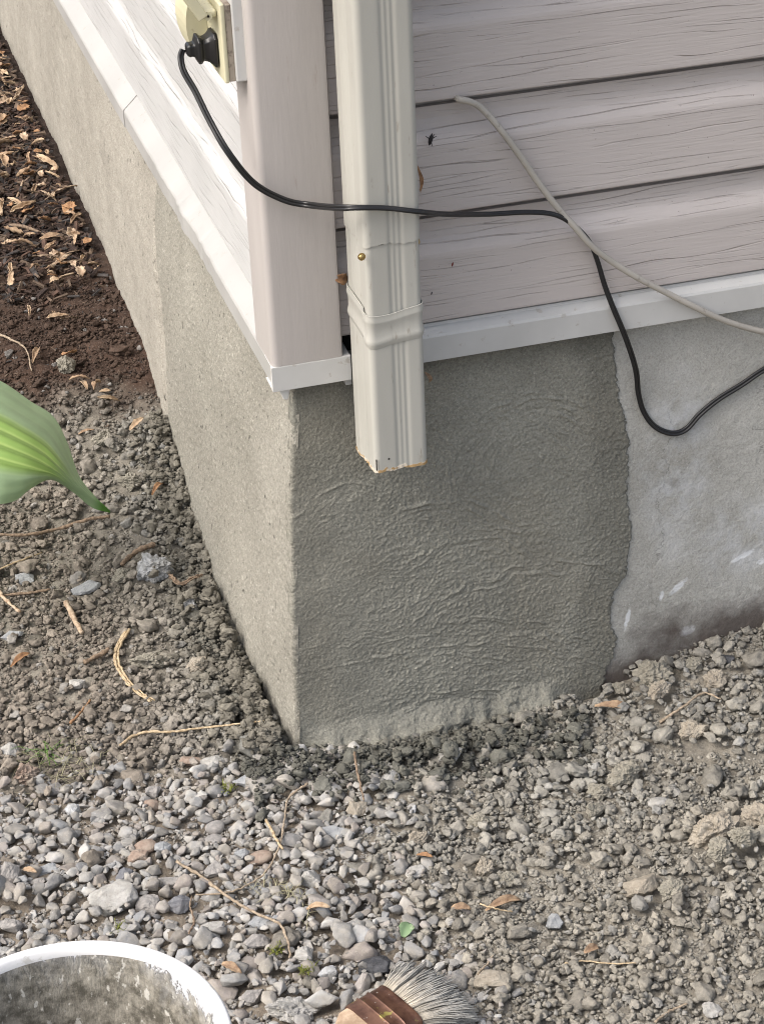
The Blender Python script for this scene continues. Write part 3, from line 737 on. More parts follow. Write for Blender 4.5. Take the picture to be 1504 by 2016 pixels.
cp = [(360, 96, 1, py_), (356, 112, 1, py_-.002), (362, 140, 1, py_-.010), (385, 180, 1, py_-.022), (412, 235, 1, py_-.04), (450, 300, 1, py_-.062), (500, 360, 1, -.016), (560, 393, 1, -.013),
      (610, 403, 1, -.018), (665, 408, 1, -.072), (700, 408, 1, -.0885), (760, 409, 1, -.0885), (825, 416, 1, -.0885), (880, 421, 1, -.060), (960, 421, 1, -.022), (1040, 417, 1, -.012), (1092, 422, 1, -.0105), (1128, 442, 1, -.0045), (1158, 472, 1, .003),
      (1175, 510, 1, .003), (1190, 560, 1, .000), (1207, 605, 1, -.004), (1228, 655, 1, -.006), (1244, 700, 1, -.004), (1253, 735, 1, .004), (1257, 775, 1, .006), (1268, 812, 1, .006), (1290, 840, 1, .005),
      (1322, 853, 1, .004), (1350, 845, 1, .004), (1378, 815, 1, .004), (1415, 785, 1, .005), (1460, 757, 1, .005), (1510, 724, 1, .005), (1600, 680, 1, .005), (1800, 640, 1, .004)]
C0 = catmull([at(*c) for c in cp], 10)
T = np.gradient(C0, axis=0); T /= np.linalg.norm(T, axis=1)[:, None]
# two wires side by side, the flat web twisting slowly along the run
tw = np.interp(np.arange(len(C0)), [0, 60, 110, 160, 200, 240, 280, 340], [.4, .5, 1.4, 1.3, .6, .2, .9, .6])
for nm, sg in (('wire', 1), ('wire', -1)):
    Q = []
    for p, t, a in zip(C0, T, tw):
        f = np.array([0, 1., 0]); f -= t*(f@t); f /= np.linalg.norm(f); s = np.cross(t, f)
        Q.append(p + sg*.0015*(math.cos(a)*s+math.sin(a)*f))
    V, F = tube(Q, .0018, 8)
    o = MB().add(V, F).build(nm, M_blackp, cordroot, smooth=True, origin=tuple(CR)); o.location = (0, 0, 0)

# grey coaxial cable from under a siding lap
kp = [(898, 190, 1, .014), (905, 195, 1, .006), (925, 199, 1, .004), (950, 214, 1, .005), (990, 260, 1, -.001), (1030, 315, 1, -.002), (1062, 362, 1, -.002), (1100, 411, 1, -.0035), (1135, 450, 1, -.0105), (1165, 484, 1, -.012), (1205, 515, 1, -.010),
      (1260, 549, 1, -.008), (1320, 580, 1, -.006), (1370, 605, 1, -.006), (1430, 632, 1, -.006), (1504, 653, 1, -.004), (1600, 668, 1, -.004), (1800, 690, 1, -.003)]
C1 = catmull([at(*c) for c in kp], 8); V, F = tube(C1, .0033, 10)
co = MB().add(V, F).build('coaxial_cable', M_coax, None, smooth=True, origin=tuple(C1[0]))
tag(co, 'grey round coaxial cable coming out from under a siding lap and sagging right', 'cable')

# ------------------------------------------------------------------ debris stuck to the wall
def on_board(px, py): return at(px, py, 1, .0075)
bits = [(847, 273, .0055, 'dead black bug stuck on the siding just right of the downspout', 'bug', 'dead_bug', (.02, .018, .02)),
        (890, 519, .0022, 'tiny dark red seed stuck on the lowest siding board', 'seed', 'seed', (.16, .03, .02)),
        (849, 576, .0016, 'small black speck of dirt low on the siding beside the downspout', 'debris', 'debris_speck', (.02, .018, .018))]
for px, py, r, lb, ct, nm, c in bits:
    m = mat(nm+'_skin', c, .5); p = on_board(px, py); q = np.random.default_rng(int(px))
    mb = MB()
    for s in range(1 if nm != 'dead_bug' else 6):
        a = q.uniform(0, 6.28); L = r*(1 if s == 0 else 1.2)
        if nm == 'dead_bug' and s: 
            P0 = [np.array(p)+np.array([math.cos(a)*L*t, -.002*math.sin(t*2), math.sin(a)*L*t]) for t in (0, .5, 1)]; V, F = tube(P0, [.0006, .0005, .0003], 5)
        else:
            P0 = [np.array(p)+np.array([L*.3*t, -.0012, L*t]) for t in (-1, -.5, 0, .5, 1)]; V, F = tube(P0, [r*.12, r*.35, r*.4, r*.35, r*.1], 6)
        mb.add(V, F)
    tag(mb.build(nm, m, None, smooth=True, origin=tuple(p)), lb, ct)
for px, py, lb in ((1047, 627, 'pair of dark brown seeds lying on the white trim ledge mid way'), (1375, 566, 'dark crumb on the trim ledge nearest the picture right edge'), (1400, 564, 'dark crumb on the trim ledge left of its neighbour near right edge')):
    p = at(px, py, 1, .010)
    if px != 1047: p = at(px, py+1, 1, .009)
    mb = MB()
    for s in ((-.004, 0), (.0015, .0008)) if px == 1047 else ((0, 0),):
        P0 = [np.array(p)+np.array([s[0]+.0022*t, -.002, s[1]+.0004*t]) for t in (-1, -.4, .4, 1)]; V, F = tube(P0, [.0005, .0017, .0016, .0005], 7); mb.add(V, F)
    if px == 1400: lb = 'rightmost dark crumb on the white trim ledge'
    elif px == 1375: lb = 'dark crumb on the trim ledge, just left of the rightmost one'
    tag(mb.build('seed', M_root, None, smooth=True, origin=tuple(p)), lb, 'seed')

# ------------------------------------------------------------------ dead leaves behind the downspout
def leaf_mesh(L, Wd, curl, bend, seed, n=9, k=5, wing=False):
    q = np.random.default_rng(seed); V = []
    for i in range(n):
        t = i/(n-1); w = Wd*(math.sin(math.pi*min(1, t*.93+.05))**.7)*(.45+.55*t if wing else 1)
        for j in range(k):
            s = (j/(k-1)-.5)*2
            V.append((L*(t-.5), w*.5*s*(1+.1*q.normal()), curl*(s*s)*w + bend*L*(math.sin(t*math.pi)) + .03*L*q.normal()*.35))
    return np.array(V), grid_faces(n, k)
def leaf_obj(name, p, L, Wd, curl, bend, rot, m, seed, label, cat, group=None, parent=None):
    V, F = leaf_mesh(L, Wd, curl, bend, seed, wing=(seed % 2 == 0)); o = mesh_np(name, V, F, m, parent, True, loc=tuple(p))
    s = o.modifiers.new('s', 'SOLIDIFY'); s.thickness = .0005
    o.rotation_euler = rot; return tag(o, label, cat, group)
p = at(824, 350, 1, -.006); leaf_obj('dead_leaf', p, .030, .006, .3, .1, (1.5, 1.45, .4), M_leafo, 4, 'orange dead leaf wedged behind the downspout above the black cord', 'leaf')
p = at(671, 548, 1, .002); leaf_obj('dead_leaf', p, .016, .010, .3, .1, (1.4, .4, .3), M_leafo, 5, 'orange dead leaf caught between corner post and downspout', 'leaf')
p = at(841, 742, 1, -.012); leaf_obj('dead_leaf', p, .014, .006, .5, .2, (1.4, 1.2, .3), M_leafd, 6, 'small curled red brown leaf stuck beside the downspout foot', 'leaf')

# ------------------------------------------------------------------ notable stones, one object each
C_PALE = ((.33, .32, .295), (.42, .41, .39)); C_GREY = ((.25, .24, .23), (.35, .33, .31)); C_SLATE = ((.14, .145, .16), (.20, .20, .21))
C_BRN = ((.27, .20, .16), (.33, .27, .22)); C_TAN = ((.29, .255, .205), (.35, .315, .26)); C_CLOD = ((.24, .225, .185), (.31, .288, .24))
C_BLUE = ((.27, .28, .29), (.35, .36, .365)); C_DARK = ((.045, .047, .052), (.08, .082, .09)); C_WHITE = ((.44, .45, .46), (.28, .28, .27))
NOT = [  # px, py, width px, style, colours, flatness, elong, label
 (222, 1779, 92, 'cut', C_PALE, .85, 1.05, 'largest pale grey angular rock in the gravel above the bucket'),
 (294, 1788, 50, 'cut', C_GREY, .9, 1.0, 'squarish grey stone just right of the largest pale rock'),
 (354, 1788, 46, 'cut', C_SLATE, .9, 1.0, 'dark slate blue stone in the gravel above the bucket'),
 (284, 1672, 46, 'round', C_BRN, .7, 1.2, 'smooth brownish stone at the upper side of the coarse gravel'),
 (274, 1698, 40, 'cut', C_BRN, .7, 1.2, 'flat brown stone tucked below the smooth brownish stone'),
 (319, 1676, 38, 'cut', C_BLUE, .8, 1.0, 'light bluish angular stone touching the smooth brownish stone'),
 (248, 1728, 40, 'cut', C_SLATE, .8, 1.0, 'rounded bluish grey stone above the largest pale rock'),
 (331, 1738, 48, 'cut', C_GREY, .6, 1.4, 'long flat grey stone above the dark slate stone'),
 (22, 1728, 58, 'cut', C_GREY, .9, .8, 'tall grey stone at the left edge of the gravel'),
 (76, 1742, 38, 'cut', C_GREY, .8, 1.1, 'boxy grey stone near the left edge of the gravel'),
 (92, 1712, 44, 'cut', C_BLUE, .5, 1.5, 'narrow light bluish stone lying near the left edge'),
 (22, 1828, 46, 'cut', C_GREY, .8, 1.0, 'grey brown stone at left edge just above the bucket'),
 (418, 1834, 50, 'cut', C_PALE, .6, 1.3, 'pale flat stone right of and above the bucket rim'),
 (512, 1816, 46, 'cut', C_BLUE, .6, 1.3, 'bluish white flat stone beside the thin root'),
 (424, 1715, 46, 'cut', C_GREY, .7, 1.1, 'grey stone at the start of the thin root'),
 (612, 1736, 42, 'cut', C_PALE, .9, 1.0, 'pale grey faceted stone in the middle of the gravel'),
 (656, 1740, 44, 'cut', C_GREY, .9, 1.0, 'tall grey stone right of the pale faceted stone'),
 (477, 1688, 34, 'cut', C_BLUE, .9, .9, 'small bluish triangular stone left of the curved pale root'),
 (512, 1690, 44, 'round', C_BRN, .6, 1.3, 'smooth reddish stone at the foot of the curved pale root'),
 (502, 1860, 52, 'cut', C_GREY, .7, 1.2, 'broad grey stone below the thin root'),
 (424, 1633, 40, 'round', C_GREY, .7, 1.1, 'upper of two smooth grey pebbles in the gravel'),
 (421, 1656, 36, 'round', C_GREY, .6, 1.2, 'lower of two smooth grey pebbles in the gravel'),
 (145, 1602, 36, 'cut', C_WHITE, .8, 1.0, 'small whitish stone on the left of the gravel'),
 (110, 1558, 40, 'cut', C_GREY, .8, 1.0, 'grey stone left of the dry grass tuft'),
 (46, 1530, 72, 'clod', C_BRN, .8, 1.1, 'brown crusted lump at the left edge beside the grass tuft'),
 (18, 1484, 48, 'cut', C_PALE, .9, .9, 'pale stone at the left edge left of the green grass'),
 (420, 1503, 52, 'cut', C_PALE, .6, 1.3, 'pale stone below the long pale twig'),
 (376, 1500, 46, 'cut', C_BRN, .6, 1.3, 'brownish flat stone below the long pale twig'),
 (490, 1540, 58, 'cut', C_BLUE, .6, 1.5, 'long bluish stone at the edge of the dark wet clods'),
 (301, 1562, 36, 'cut', C_GREY, .8, 1.0, 'grey stone near the middle of the upper gravel'),
 (298, 1590, 34, 'round', C_BRN, .8, 1.1, 'reddish pebble near the middle of the upper gravel'),
 (702, 1597, 46, 'cut', C_TAN, .8, 1.0, 'light tan angular stone just below the wet cement clods'),
 (655, 1640, 50, 'cut', C_BLUE, .6, 1.5, 'hooked bluish grey stone below the wet clods'),
 (740, 1902, 58, 'cut', C_DARK, .6, 1.5, 'shiny black stone beside the brush bristles'),
 (648, 1922, 40, 'cut', C_WHITE, .8, 1.0, 'whitish stone left of the black stone'),
 (600, 1890, 44, 'cut', C_PALE, .9, .9, 'pale triangular stone between bucket and black stone'),
 (578, 1990, 92, 'clod', C_PALE, .6, 1.2, 'broad crusted pale rock at bottom between bucket and brush'),
 (500, 1965, 46, 'cut', C_GREY, .7, 1.2, 'grey stone right beside the bucket rim at the bottom'),
 (1297, 1585, 42, 'round', C_PALE, .6, 1.2, 'smooth oval pale pebble among the tan clods'),
 (1230, 1526, 92, 'clod', C_CLOD, .7, 1.15, 'large elongated grey clod among the crumbs right of the wet cement'),
 (1178, 1565, 46, 'clod', C_CLOD, .8, 1.1, 'round clod below left of the large elongated clod'),
 (1282, 1330, 88, 'clod', C_CLOD, .95, 1.0, 'largest clod leaning on the foot of the old wall'),
 (1205, 1340, 42, 'clod', C_CLOD, .9, 1.0, 'clod between the dark hollow and the largest clod'),
 (1362, 1316, 46, 'clod', C_CLOD, .8, 1.0, 'greyish clod by the wall under the dark slab'),
 (1426, 1300, 42, 'cut', C_DARK, .5, 1.4, 'flat dark bluish chip against the wall at right'),
 (1296, 1380, 60, 'clod', C_TAN, .7, 1.1, 'tan clod directly in front of the largest clod'),
 (1365, 1445, 66, 'clod', C_TAN, .8, 1.1, 'egg shaped tan clod in the right hand soil'),
 (1408, 1350, 54, 'clod', C_TAN, .8, 1.0, 'tan clod behind the egg shaped clod'),
 (1264, 1750, 78, 'cut', C_TAN, .7, 1.15, 'flat topped tan block among the crumbs at lower right'),
 (1320, 1772, 48, 'clod', C_CLOD, .9, 1.0, 'lumpy clod right of the flat topped block'),
 (1408, 1645, 104, 'clod', C_TAN, .8, 1.1, 'biggest tan clod near the right edge'),
 (1415, 1695, 60, 'clod', C_CLOD, .8, 1.0, 'clod resting against the front of the biggest tan clod'),
 (1463, 1678, 58, 'clod', C_CLOD, .8, 1.1, 'clod at the lower right side of the biggest tan clod'),
 (1492, 1622, 84, 'clod', C_TAN, .9, .9, 'pale tan lump cut by the right edge'),
 (952, 1712, 50, 'clod', C_TAN, .8, 1.0, 'pale round clod in the centre of the crumbs'),
 (1000, 1736, 44, 'clod', C_CLOD, .8, 1.0, 'clod right of the pale round clod'),
 (944, 1625, 58, 'clod', C_CLOD, .8, 1.1, 'dark streaked clod above the centre of the crumbs'),
 (824, 1656, 56, 'clod', C_TAN, .7, 1.2, 'broad pale clod under the wet cement'),
 (816, 1716, 40, 'cut', C_PALE, .5, 1.5, 'small white wedge shaped stone left of the crumbs'),
 (1089, 1822, 38, 'cut', C_BLUE, .9, .9, 'grey blue pointed stone at lower centre'),
 (968, 1930, 66, 'cut', C_TAN, .6, 1.4, 'tan pointed stone right of the bristles'),
 (1400, 1992, 38, 'cut', C_PALE, .7, 1.0, 'pale five sided pebble near the bottom right corner'),
 (1170, 1600, 44, 'clod', C_CLOD, .9, 1.0, 'grey clod under the round clod'),
 (300, 1128, 96, 'clod', C_WHITE, 1.0, 1.0, 'whitish crusted chunk of old mortar left of the foundation'),
 (240, 1138, 66, 'clod', C_CLOD, .7, 1.2, 'brownish rock touching the whitish mortar chunk'),
 (376, 1205, 52, 'clod', C_WHITE, 1.1, .8, 'smaller whitish mortar lump close to the foundation'),
 (168, 1158, 62, 'cut', C_BLUE, .5, 1.4, 'flat blue grey stone left of the mortar chunk'),
 (48, 1144, 46, 'cut', C_BLUE, .7, 1.1, 'blue grey stone at the left below the dark root'),
 (26, 1250, 50, 'cut', C_BLUE, .6, 1.3, 'bluish stone at the left edge half way down'),
 (152, 1350, 36, 'cut', C_PALE, .9, 1.0, 'light stone left of the curved straw stalk'),
 (131, 728, 60, 'clod', C_CLOD, .95, 1.0, 'greenish grey clod in the brown soil above the big leaf'),
 (205, 890, 58, 'clod', C_CLOD, .8, 1.1, 'grey clod right of the big green leaf'),
 (256, 958, 66, 'clod', C_CLOD, .8, 1.1, 'dark grey clod behind the tip of the big leaf'),
 (296, 1300, 92, 'clod', C_CLOD, .5, 1.1, 'flat grey clod right of the curved straw stalk'),
 (390, 1318, 60, 'clod', C_TAN, .7, 1.1, 'brown grey clod between straw stalk and foundation'),
]
def rock_obj(name, p, r, flat, el, style, cols, seed, label, cat, group=None, rz=0, sub=None):
    V, F = rock_shape(sub or (5 if style == 'clod' else 4), seed, style)
    if 0:
        V = V*(1+.22*fbm(V[:, 0]*7+seed, V[:, 1]*7, V[:, 2]*7, o=3, seed=3))[:, None]
    V = V*np.array([r*el, r, r*flat])
    m = own_rock_mat('stone_%d' % ([id(C_PALE), id(C_GREY), id(C_SLATE), id(C_BRN), id(C_TAN), id(C_CLOD), id(C_BLUE), id(C_DARK), id(C_WHITE)].index(id(cols))),
                     cols[0], cols[1], .0012 if style == 'clod' else .0010, 240, .5, .35 if cols is C_DARK else .85)
    o = mesh_np(name, V, F, m, None, True, loc=tuple(p)); q = R.uniform
    o.rotation_euler = (q(-.2, .2), q(-.2, .2), rz)
    return tag(o, label, cat, group)
taken = []
for i, (px, py, wp, style, cols, flat, el, label) in enumerate(NOT):
    zg = -.452
    for _ in range(3):
        P0 = at(px, py, 2, zg); zg = float(gz(P0[0], P0[1])) + .35*wp/2/2150
    r = wp/2/2150*1.18/max(1, el**.5)
    x, yy = float(P0[0]), float(P0[1])
    if x > -.02-r*.8 and yy > -.016-r*.8:         # keep clear of the wall
        if x < .01: x = -.024-r*.8
        else: yy = -.014-r*.8
    zc = settle(x, yy, r, flat, .30)
    name = 'soil_clod' if style == 'clod' else ('pebble' if style == 'round' else 'stone')
    rock_obj(name, (x, yy, zc), r, flat, el, style, cols, 300+i*7, label, 'clod' if style == 'clod' and cols is not C_WHITE else 'stone', 'larger soil clods' if name == 'soil_clod' else 'larger stones on the ground', R.uniform(-.4, .4))
    taken.append((x, yy, r))
TK = np.array(taken)

# ------------------------------------------------------------------ gravel, clods, crumbs, mulch: uncountable stuff
gravel, gravel_s, clods, clods_s, chips = [], [], [], [], []
PAL_G = np.array([[.97, 1.0, 1.02]])*1.03*np.array([(.30, .288, .275), (.26, .25, .243), (.345, .33, .315), (.215, .21, .21), (.285, .255, .235), (.315, .29, .262), (.27, .27, .275), (.19, .188, .19), (.40, .39, .375), (.255, .22, .20)])
_cx, _cy = np.meshgrid(hx[::2], hy[::2], indexing='ij')
ZG = [np.asarray(a, float) for a in zone(_cx, _cy)]; DN = vnoise(_cx*16, _cy*16, seed=4)
BLK = np.full(_cx.shape, 9.0)
for tx_, ty_, tr_ in taken: np.minimum(BLK, np.hypot(_cx-tx_, _cy-ty_)-tr_*.8, out=BLK)
np.minimum(BLK, np.hypot(_cx+.332, _cy+.637)-.09, out=BLK)
def vis_xy():                                   # random place in the area the photograph shows (with a margin)
    if R.random() < .80:
        return R.uniform(-.52, .66), R.uniform(-.72, .16)
    return R.uniform(-.40, .02), R.uniform(.05, 1.15)
def fits(x, y, r):
    if inside_wall(x, y, r): return False
    i, j = hidx(x, y); return BLK[i//2, j//2] > r*.6
def lowest(rr, k=3):
    best = None
    for _ in range(k):
        x, y = vis_xy(); i, j = hidx(x, y); s = HM[i, j]-HB[i, j]
        if best is None or s < best[2]: best = (x, y, s)
    return best[0], best[1]
for size_lo, size_hi, cnt, k in ((.0075, .0108, 2300, 3), (.005, .0078, 6000, 5), (.0032, .0052, 11000, 5), (.0024, .0034, 7000, 4)):
    for _ in range(cnt):
        x, y = lowest(0, k); r = R.uniform(size_lo, size_hi)
        if not fits(x, y, r): continue
        i_, j_ = hidx(x, y); g, w, b, m_w = [float(a[i_//2, j_//2]) for a in ZG]
        if size_lo < .004 and HM[i_, j_]-HB[i_, j_] > (.0065 if g > .5 else .010): continue
        isg = R.random() < g*.93
        if isg and size_lo > .007 and R.random() < .10: r *= R.uniform(1.15, 1.5)
        if isg and size_lo > .007 and R.random() < .09: r *= R.uniform(1.15, 1.5)
        if m_w > .5: continue
        dens = DN[i_//2, j_//2]
        if not isg:
            if size_lo > .007 and R.random() < .55: continue
            if size_lo > .007 and R.random() < .16: r *= R.uniform(1.2, 1.7)
            if size_lo > .0045 and R.random() < .35: continue
            if b > .5 and R.random() < (.9 if size_lo > .004 else .5): continue
            if w < .2 and size_lo < .006 and dens > .25 and R.random() < .55: continue     # bare fine-dirt spots
        flat = R.uniform(.55, .95) if isg else R.uniform(.6, .95)
        z = settle(x, y, r, flat, .38 if isg else .34)
        v = R.uniform(.70, 1.20)
        if isg:
            c = PAL_G[R.randrange(len(PAL_G))]*v; dust = R.uniform(0, .4)
            c = c*(1-dust)+np.array([.285, .27, .245])*dust
            row = (x, y, z, r, flat, R.uniform(1, 1.45), *c)
            (gravel if r > .0032 else gravel_s).append(row)
        else:
            tn = .5+.5*float(DN[i_//4, j_//4])*.6+(.3 if x > .05 and y < -.25 else -.15); c = (np.array([.278, .270, .243])*(1-tn)+np.array([.290, .266, .222])*tn)*(1-w)+np.array([.150, .146, .124])*w
            lf = float(sst(np.array(-x), .02, .2)); c = c*(1-lf*(1-w))+np.array([.235, .205, .170])*lf*(1-w)
            c = c*(1-b)+np.array([.075, .050, .037])*b
            if R.random() < .08: c = c*.5+np.array([.33, .33, .32])*.5*(1-w*.5)
            row = (x, y, z, r*1.08, flat, R.uniform(.95, 1.3), *(c*v))
            (clods if r > .0034 else clods_s).append(row)
# the finest grains only need to lie on what is there already
q = np.random.default_rng(77); nf = 62000; kc = 4
px_ = np.where(q.random((kc, nf)) < .8, q.uniform(-.52, .66, (kc, nf)), q.uniform(-.40, .02, (kc, nf)))
py_f = np.where(px_ > .02, q.uniform(-.72, .02, (kc, nf)), np.where(q.random((kc, nf)) < .62, q.uniform(-.72, .16, (kc, nf)), q.uniform(.05, 1.15, (kc, nf))))
I_ = ((px_-HX0)/HS).astype(int); J_ = ((py_f-HY0)/HS).astype(int); hh_ = HM[I_, J_]-HB[I_, J_]; b_ = hh_.argmin(0); ar = np.arange(nf)
x, y, i_, j_, sh = px_[b_, ar], py_f[b_, ar], I_[b_, ar], J_[b_, ar], hh_[b_, ar]; r = q.uniform(.0011, .0027, nf)
g, w, b, mw = [a[i_//2, j_//2] for a in ZG]
ok = (BLK[i_//2, j_//2] > 0) & ~((x > np.where(y < .38, -.014, .003)) & (y > np.where(x < .36, -.010, 0))) & (mw < .5) & (sh < np.where(g > .5, .006, .010))
isg = q.random(nf) < g*.8; v = q.uniform(.78, 1.12, nf)[:, None]; w_ = w[:, None]; b2 = b[:, None]
c = np.array([.282, .266, .230])*(1-w_)+np.array([.150, .146, .124])*w_; lf = sst(-x, .02, .2)[:, None]; c = c*(1-lf*(1-w_))+np.array([.24, .212, .178])*lf*(1-w_); c = c*(1-b2)+np.array([.075, .050, .037])*b2
c = np.where(isg[:, None], PAL_G[q.integers(0, len(PAL_G), nf)]*.7+np.array([.31, .28, .245])*.3, c)*v
rows = np.column_stack([x, y, HM[i_, j_]+r*.35, r, q.uniform(.6, .95, nf), q.uniform(1, 1.4, nf), c])
gravel_s += [tuple(t) for t in rows[ok & isg]]; clods_s += [tuple(t) for t in rows[ok & ~isg]]
scatter_mesh('gravel', gravel, 2, 'cut', M_gravel, 'loose grey crushed gravel covering the lower left ground', True, 20)['category'] = 'gravel'
scatter_mesh('fine_gravel', gravel_s, 1, 'cut', M_gravel, 'small grit and pebbles filling the gaps between the gravel', False, 20)['category'] = 'grit'
scatter_mesh('soil_clods', clods, 3, 'clod', M_clod, 'crumbly grey tan soil clods around the foot of the wall', True, 20)['category'] = 'soil clods'
scatter_mesh('soil_crumbs', clods_s, 2, 'clod', M_clod, 'fine soil crumbs scattered over the right hand ground', True, 20)['category'] = 'soil crumbs'
print('counts', len(gravel), len(gravel_s), len(clods), len(clods_s))

# wet cement scraps piled along the foot of the right face
scr = []
for _ in range(1500):
    x = -.07+.38*R.random()**1.35; y = -.020-abs(R.gauss(0, .036)) - (.024 if x > .0 else 0); r = .0014+.0075*R.random()**4
    if r > .005 and HM[hidx(x, y)]-HB[hidx(x, y)] > .008: continue
    z = settle(x, y, r, .75, .45); v = R.uniform(.75, 1.15); scr.append((x, y, z, r, .8, R.uniform(1, 1.5), .122*v, .120*v, .102*v))
for _ in range(13):                            # larger slumped lumps
    x = -.04+.33*R.random(); y = -.055-abs(R.gauss(0, .032)) ; r = R.uniform(.007, .0115); v = R.uniform(.95, 1.2)
    z = settle(x, y, r, .6, .6)-.002; scr.append((x, y, z, r, .6, R.uniform(1.0, 1.3), .140*v, .139*v, .120*v))
for _ in range(2200):
    y = R.uniform(-.02, .72); x = (-.022 if y < .38 else -.002)-abs(R.gauss(0, .028)); r = .0014+.0068*R.random()**4
    z = settle(x, y, r, .75, .45); v = R.uniform(.75, 1.2); scr.append((x, y, z, r, .8, R.uniform(1, 1.5), .185*v, .172*v, .142*v))
scatter_mesh('wet_cement_crumbs', scr, 3, 'clod', M_clod, 'dark damp cement crumbs piled along the foot of the foundation', True, 16)['category'] = 'cement crumbs'

# bark mulch along the far side wall
q = np.random.default_rng(11); n = 15000
yy = q.uniform(1.08, 3.05, n); x = -.008 - q.random(n)*(.30-.10*np.clip(yy-1, 0, 2)); keep = q.random(n) < .25+.75*zone(x, yy)[3]; x, yy = x[keep], yy[keep]
n2 = 2600; x2 = q.uniform(-.42, .0, n2); y2 = q.uniform(.74, 1.34, n2)           # loose specks over the brown soil
x = np.r_[x, x2]; yy = np.r_[yy, y2]; n = len(x)
L = np.where(np.arange(n) < n-n2, q.uniform(.0025, .0125, n), q.uniform(.0015, .004, n)); wd = L*q.uniform(.15, .42, n); th = L*q.uniform(.08, .2, n)
cube = np.array([(-1,-1,-1),(1,-.8,-1),(1,.7,-.6),(-1,1,-1),(-.9,-1,1),(1,-.6,.6),(.8,.8,1),(-1,.8,.8)], float)
cf = np.array([(0,3,2,1),(4,5,6,7),(0,1,5,4),(1,2,6,5),(2,3,7,6),(3,0,4,7)])
Z = gz(x, yy)+q.uniform(.0, .014, n)*(np.arange(n) < n-n2)+.001
V = np.einsum('nij,nvj->nvi', rand_rot(q, n, 1.0), cube[None]*np.stack([L, wd, th], 1)[:, None, :]) + np.stack([x, yy, Z], 1)[:, None, :]
F = (cf[None]+np.arange(n)[:, None, None]*8).reshape(-1, 4)
base = np.array([(.060, .040, .032), (.040, .028, .024), (.095, .060, .045), (.13, .095, .07), (.05, .045, .043)])[q.integers(0, 5, n)]*q.uniform(.7, 1.3, (n, 1))
mo = mesh_np('bark_mulch', V.reshape(-1, 3), F, M_chip, None, False, col=np.repeat(base, 8, 0)); tag(mo, 'dark brown shredded bark mulch beside the side wall', 'mulch', kind='stuff')
ii = np.clip(((x-HX0)/HS).astype(int), 0, len(hx)-1); jj = np.clip(((yy-HY0)/HS).astype(int), 0, len(hy)-1); np.maximum.at(HM, (ii, jj), Z)

# ------------------------------------------------------------------ twigs, roots, straw
def ground_pt(px, py, lift=0, r=.004):
    z = -.45
    for _ in range(4):
        P = at(px, py, 2, z); z = htop(float(P[0]), float(P[1]), r)*.7 + float(gz(P[0], P[1]))*.3 + lift
    return np.array([P[0], P[1], z])
def twig(name, pts, r0, r1, m, label, cat, lift=.002, ns=7, jit=.0006, bundle=1):
    P = [ground_pt(a, b, lift) for a, b in pts]; Q = catmull(P, 7); q = np.random.default_rng(int(pts[0][0]*7+pts[0][1])); mb = MB()
    for k in range(bundle):
        off = q.normal(0, r0*1.1, 3) if bundle > 1 else 0
        W_ = Q + off + q.normal(0, jit, Q.shape)*.6
        rad = np.interp(np.linspace(0, 1, len(Q)), [0, 1], [r0, r1])*(1+.14*q.normal(size=len(Q)))
        V, F = tube(W_, np.abs(rad), ns); mb.add(V, F)
    o = mb.build(name, m, None, smooth=True, origin=tuple(Q[0])); return tag(o, label, cat)
twig('stick', [(130, 1187), (145, 1216), (161, 1245)], .0034, .0032, M_cut, 'short straight cut stick lying left of the mortar chunk', 'stick', .004)
twig('straw_stalk', [(252, 1240), (232, 1275), (230, 1305), (246, 1335), (276, 1366), (300, 1385)], .0016, .0008, M_straw, 'frayed curved straw stalk on the dirt left of the foundation', 'straw', .003, 6, .0007, 5)
twig('root', [(-10, 1055), (60, 1052), (120, 1040), (175, 1022), (215, 1008)], .0022, .0026, M_root, 'dark root running under the tip of the big leaf', 'root', .006)
twig('root', [(240, 1110), (262, 1090), (285, 1078), (305, 1072)], .0030, .0034, M_root, 'short brown root above the mortar chunk', 'root', .008)
twig('root', [(165, 1305), (195, 1290), (216, 1278)], .0028, .0030, M_root, 'stubby brown root left of the straw stalk', 'root', .004)
twig('twig', [(236, 1468), (258, 1452), (288, 1442), (340, 1441), (400, 1436), (460, 1427), (520, 1420)], .0018, .0009, M_straw, 'long pale twig lying toward the foundation corner', 'twig', .004)
twig('root', [(606, 1544), (582, 1545), (566, 1558), (562, 1600), (556, 1645), (545, 1680), (527, 1712), (500, 1736), (450, 1757), (385, 1766)], .0014, .0008, M_rootl, 'long pale root curving down from the wet clods', 'root', .006)
twig('straw', [(524, 1613), (540, 1645), (556, 1673)], .0018, .0012, M_straw, 'straight straw crossing the long pale root', 'straw', .008)
twig('root', [(348, 1697), (390, 1722), (430, 1752), (466, 1778), (510, 1802), (548, 1818), (566, 1850), (572, 1885)], .0018, .0011, M_rootl, 'brown root running diagonally over the gravel', 'root', .004)
twig('twig', [(698, 1482), (703, 1515), (712, 1545), (716, 1575)], .0016, .0009, M_root, 'thin brown twig standing in the wet cement clods', 'twig', .010)
twig('twig', [(372, 1838), (382, 1815), (375, 1785), (378, 1765)], .0012, .0008, M_root, 'small curved dark twig above the bucket rim', 'twig', .004)
twig('root', [(-5, 430), (15, 410), (32, 385), (46, 355)], .0028, .0014, M_cut, 'pale forked root on the mulch at the left edge', 'root', .006)
twig('twig', [(-5, 432), (45, 441), (90, 455), (125, 470)], .0030, .0026, M_root, 'dark twig lying across the edge of the mulch', 'twig', .008)
twig('twig', [(-5, 656), (25, 668), (50, 686), (62, 720)], .0020, .0008, M_rootl, 'bent twig above the big green leaf', 'twig', .006)
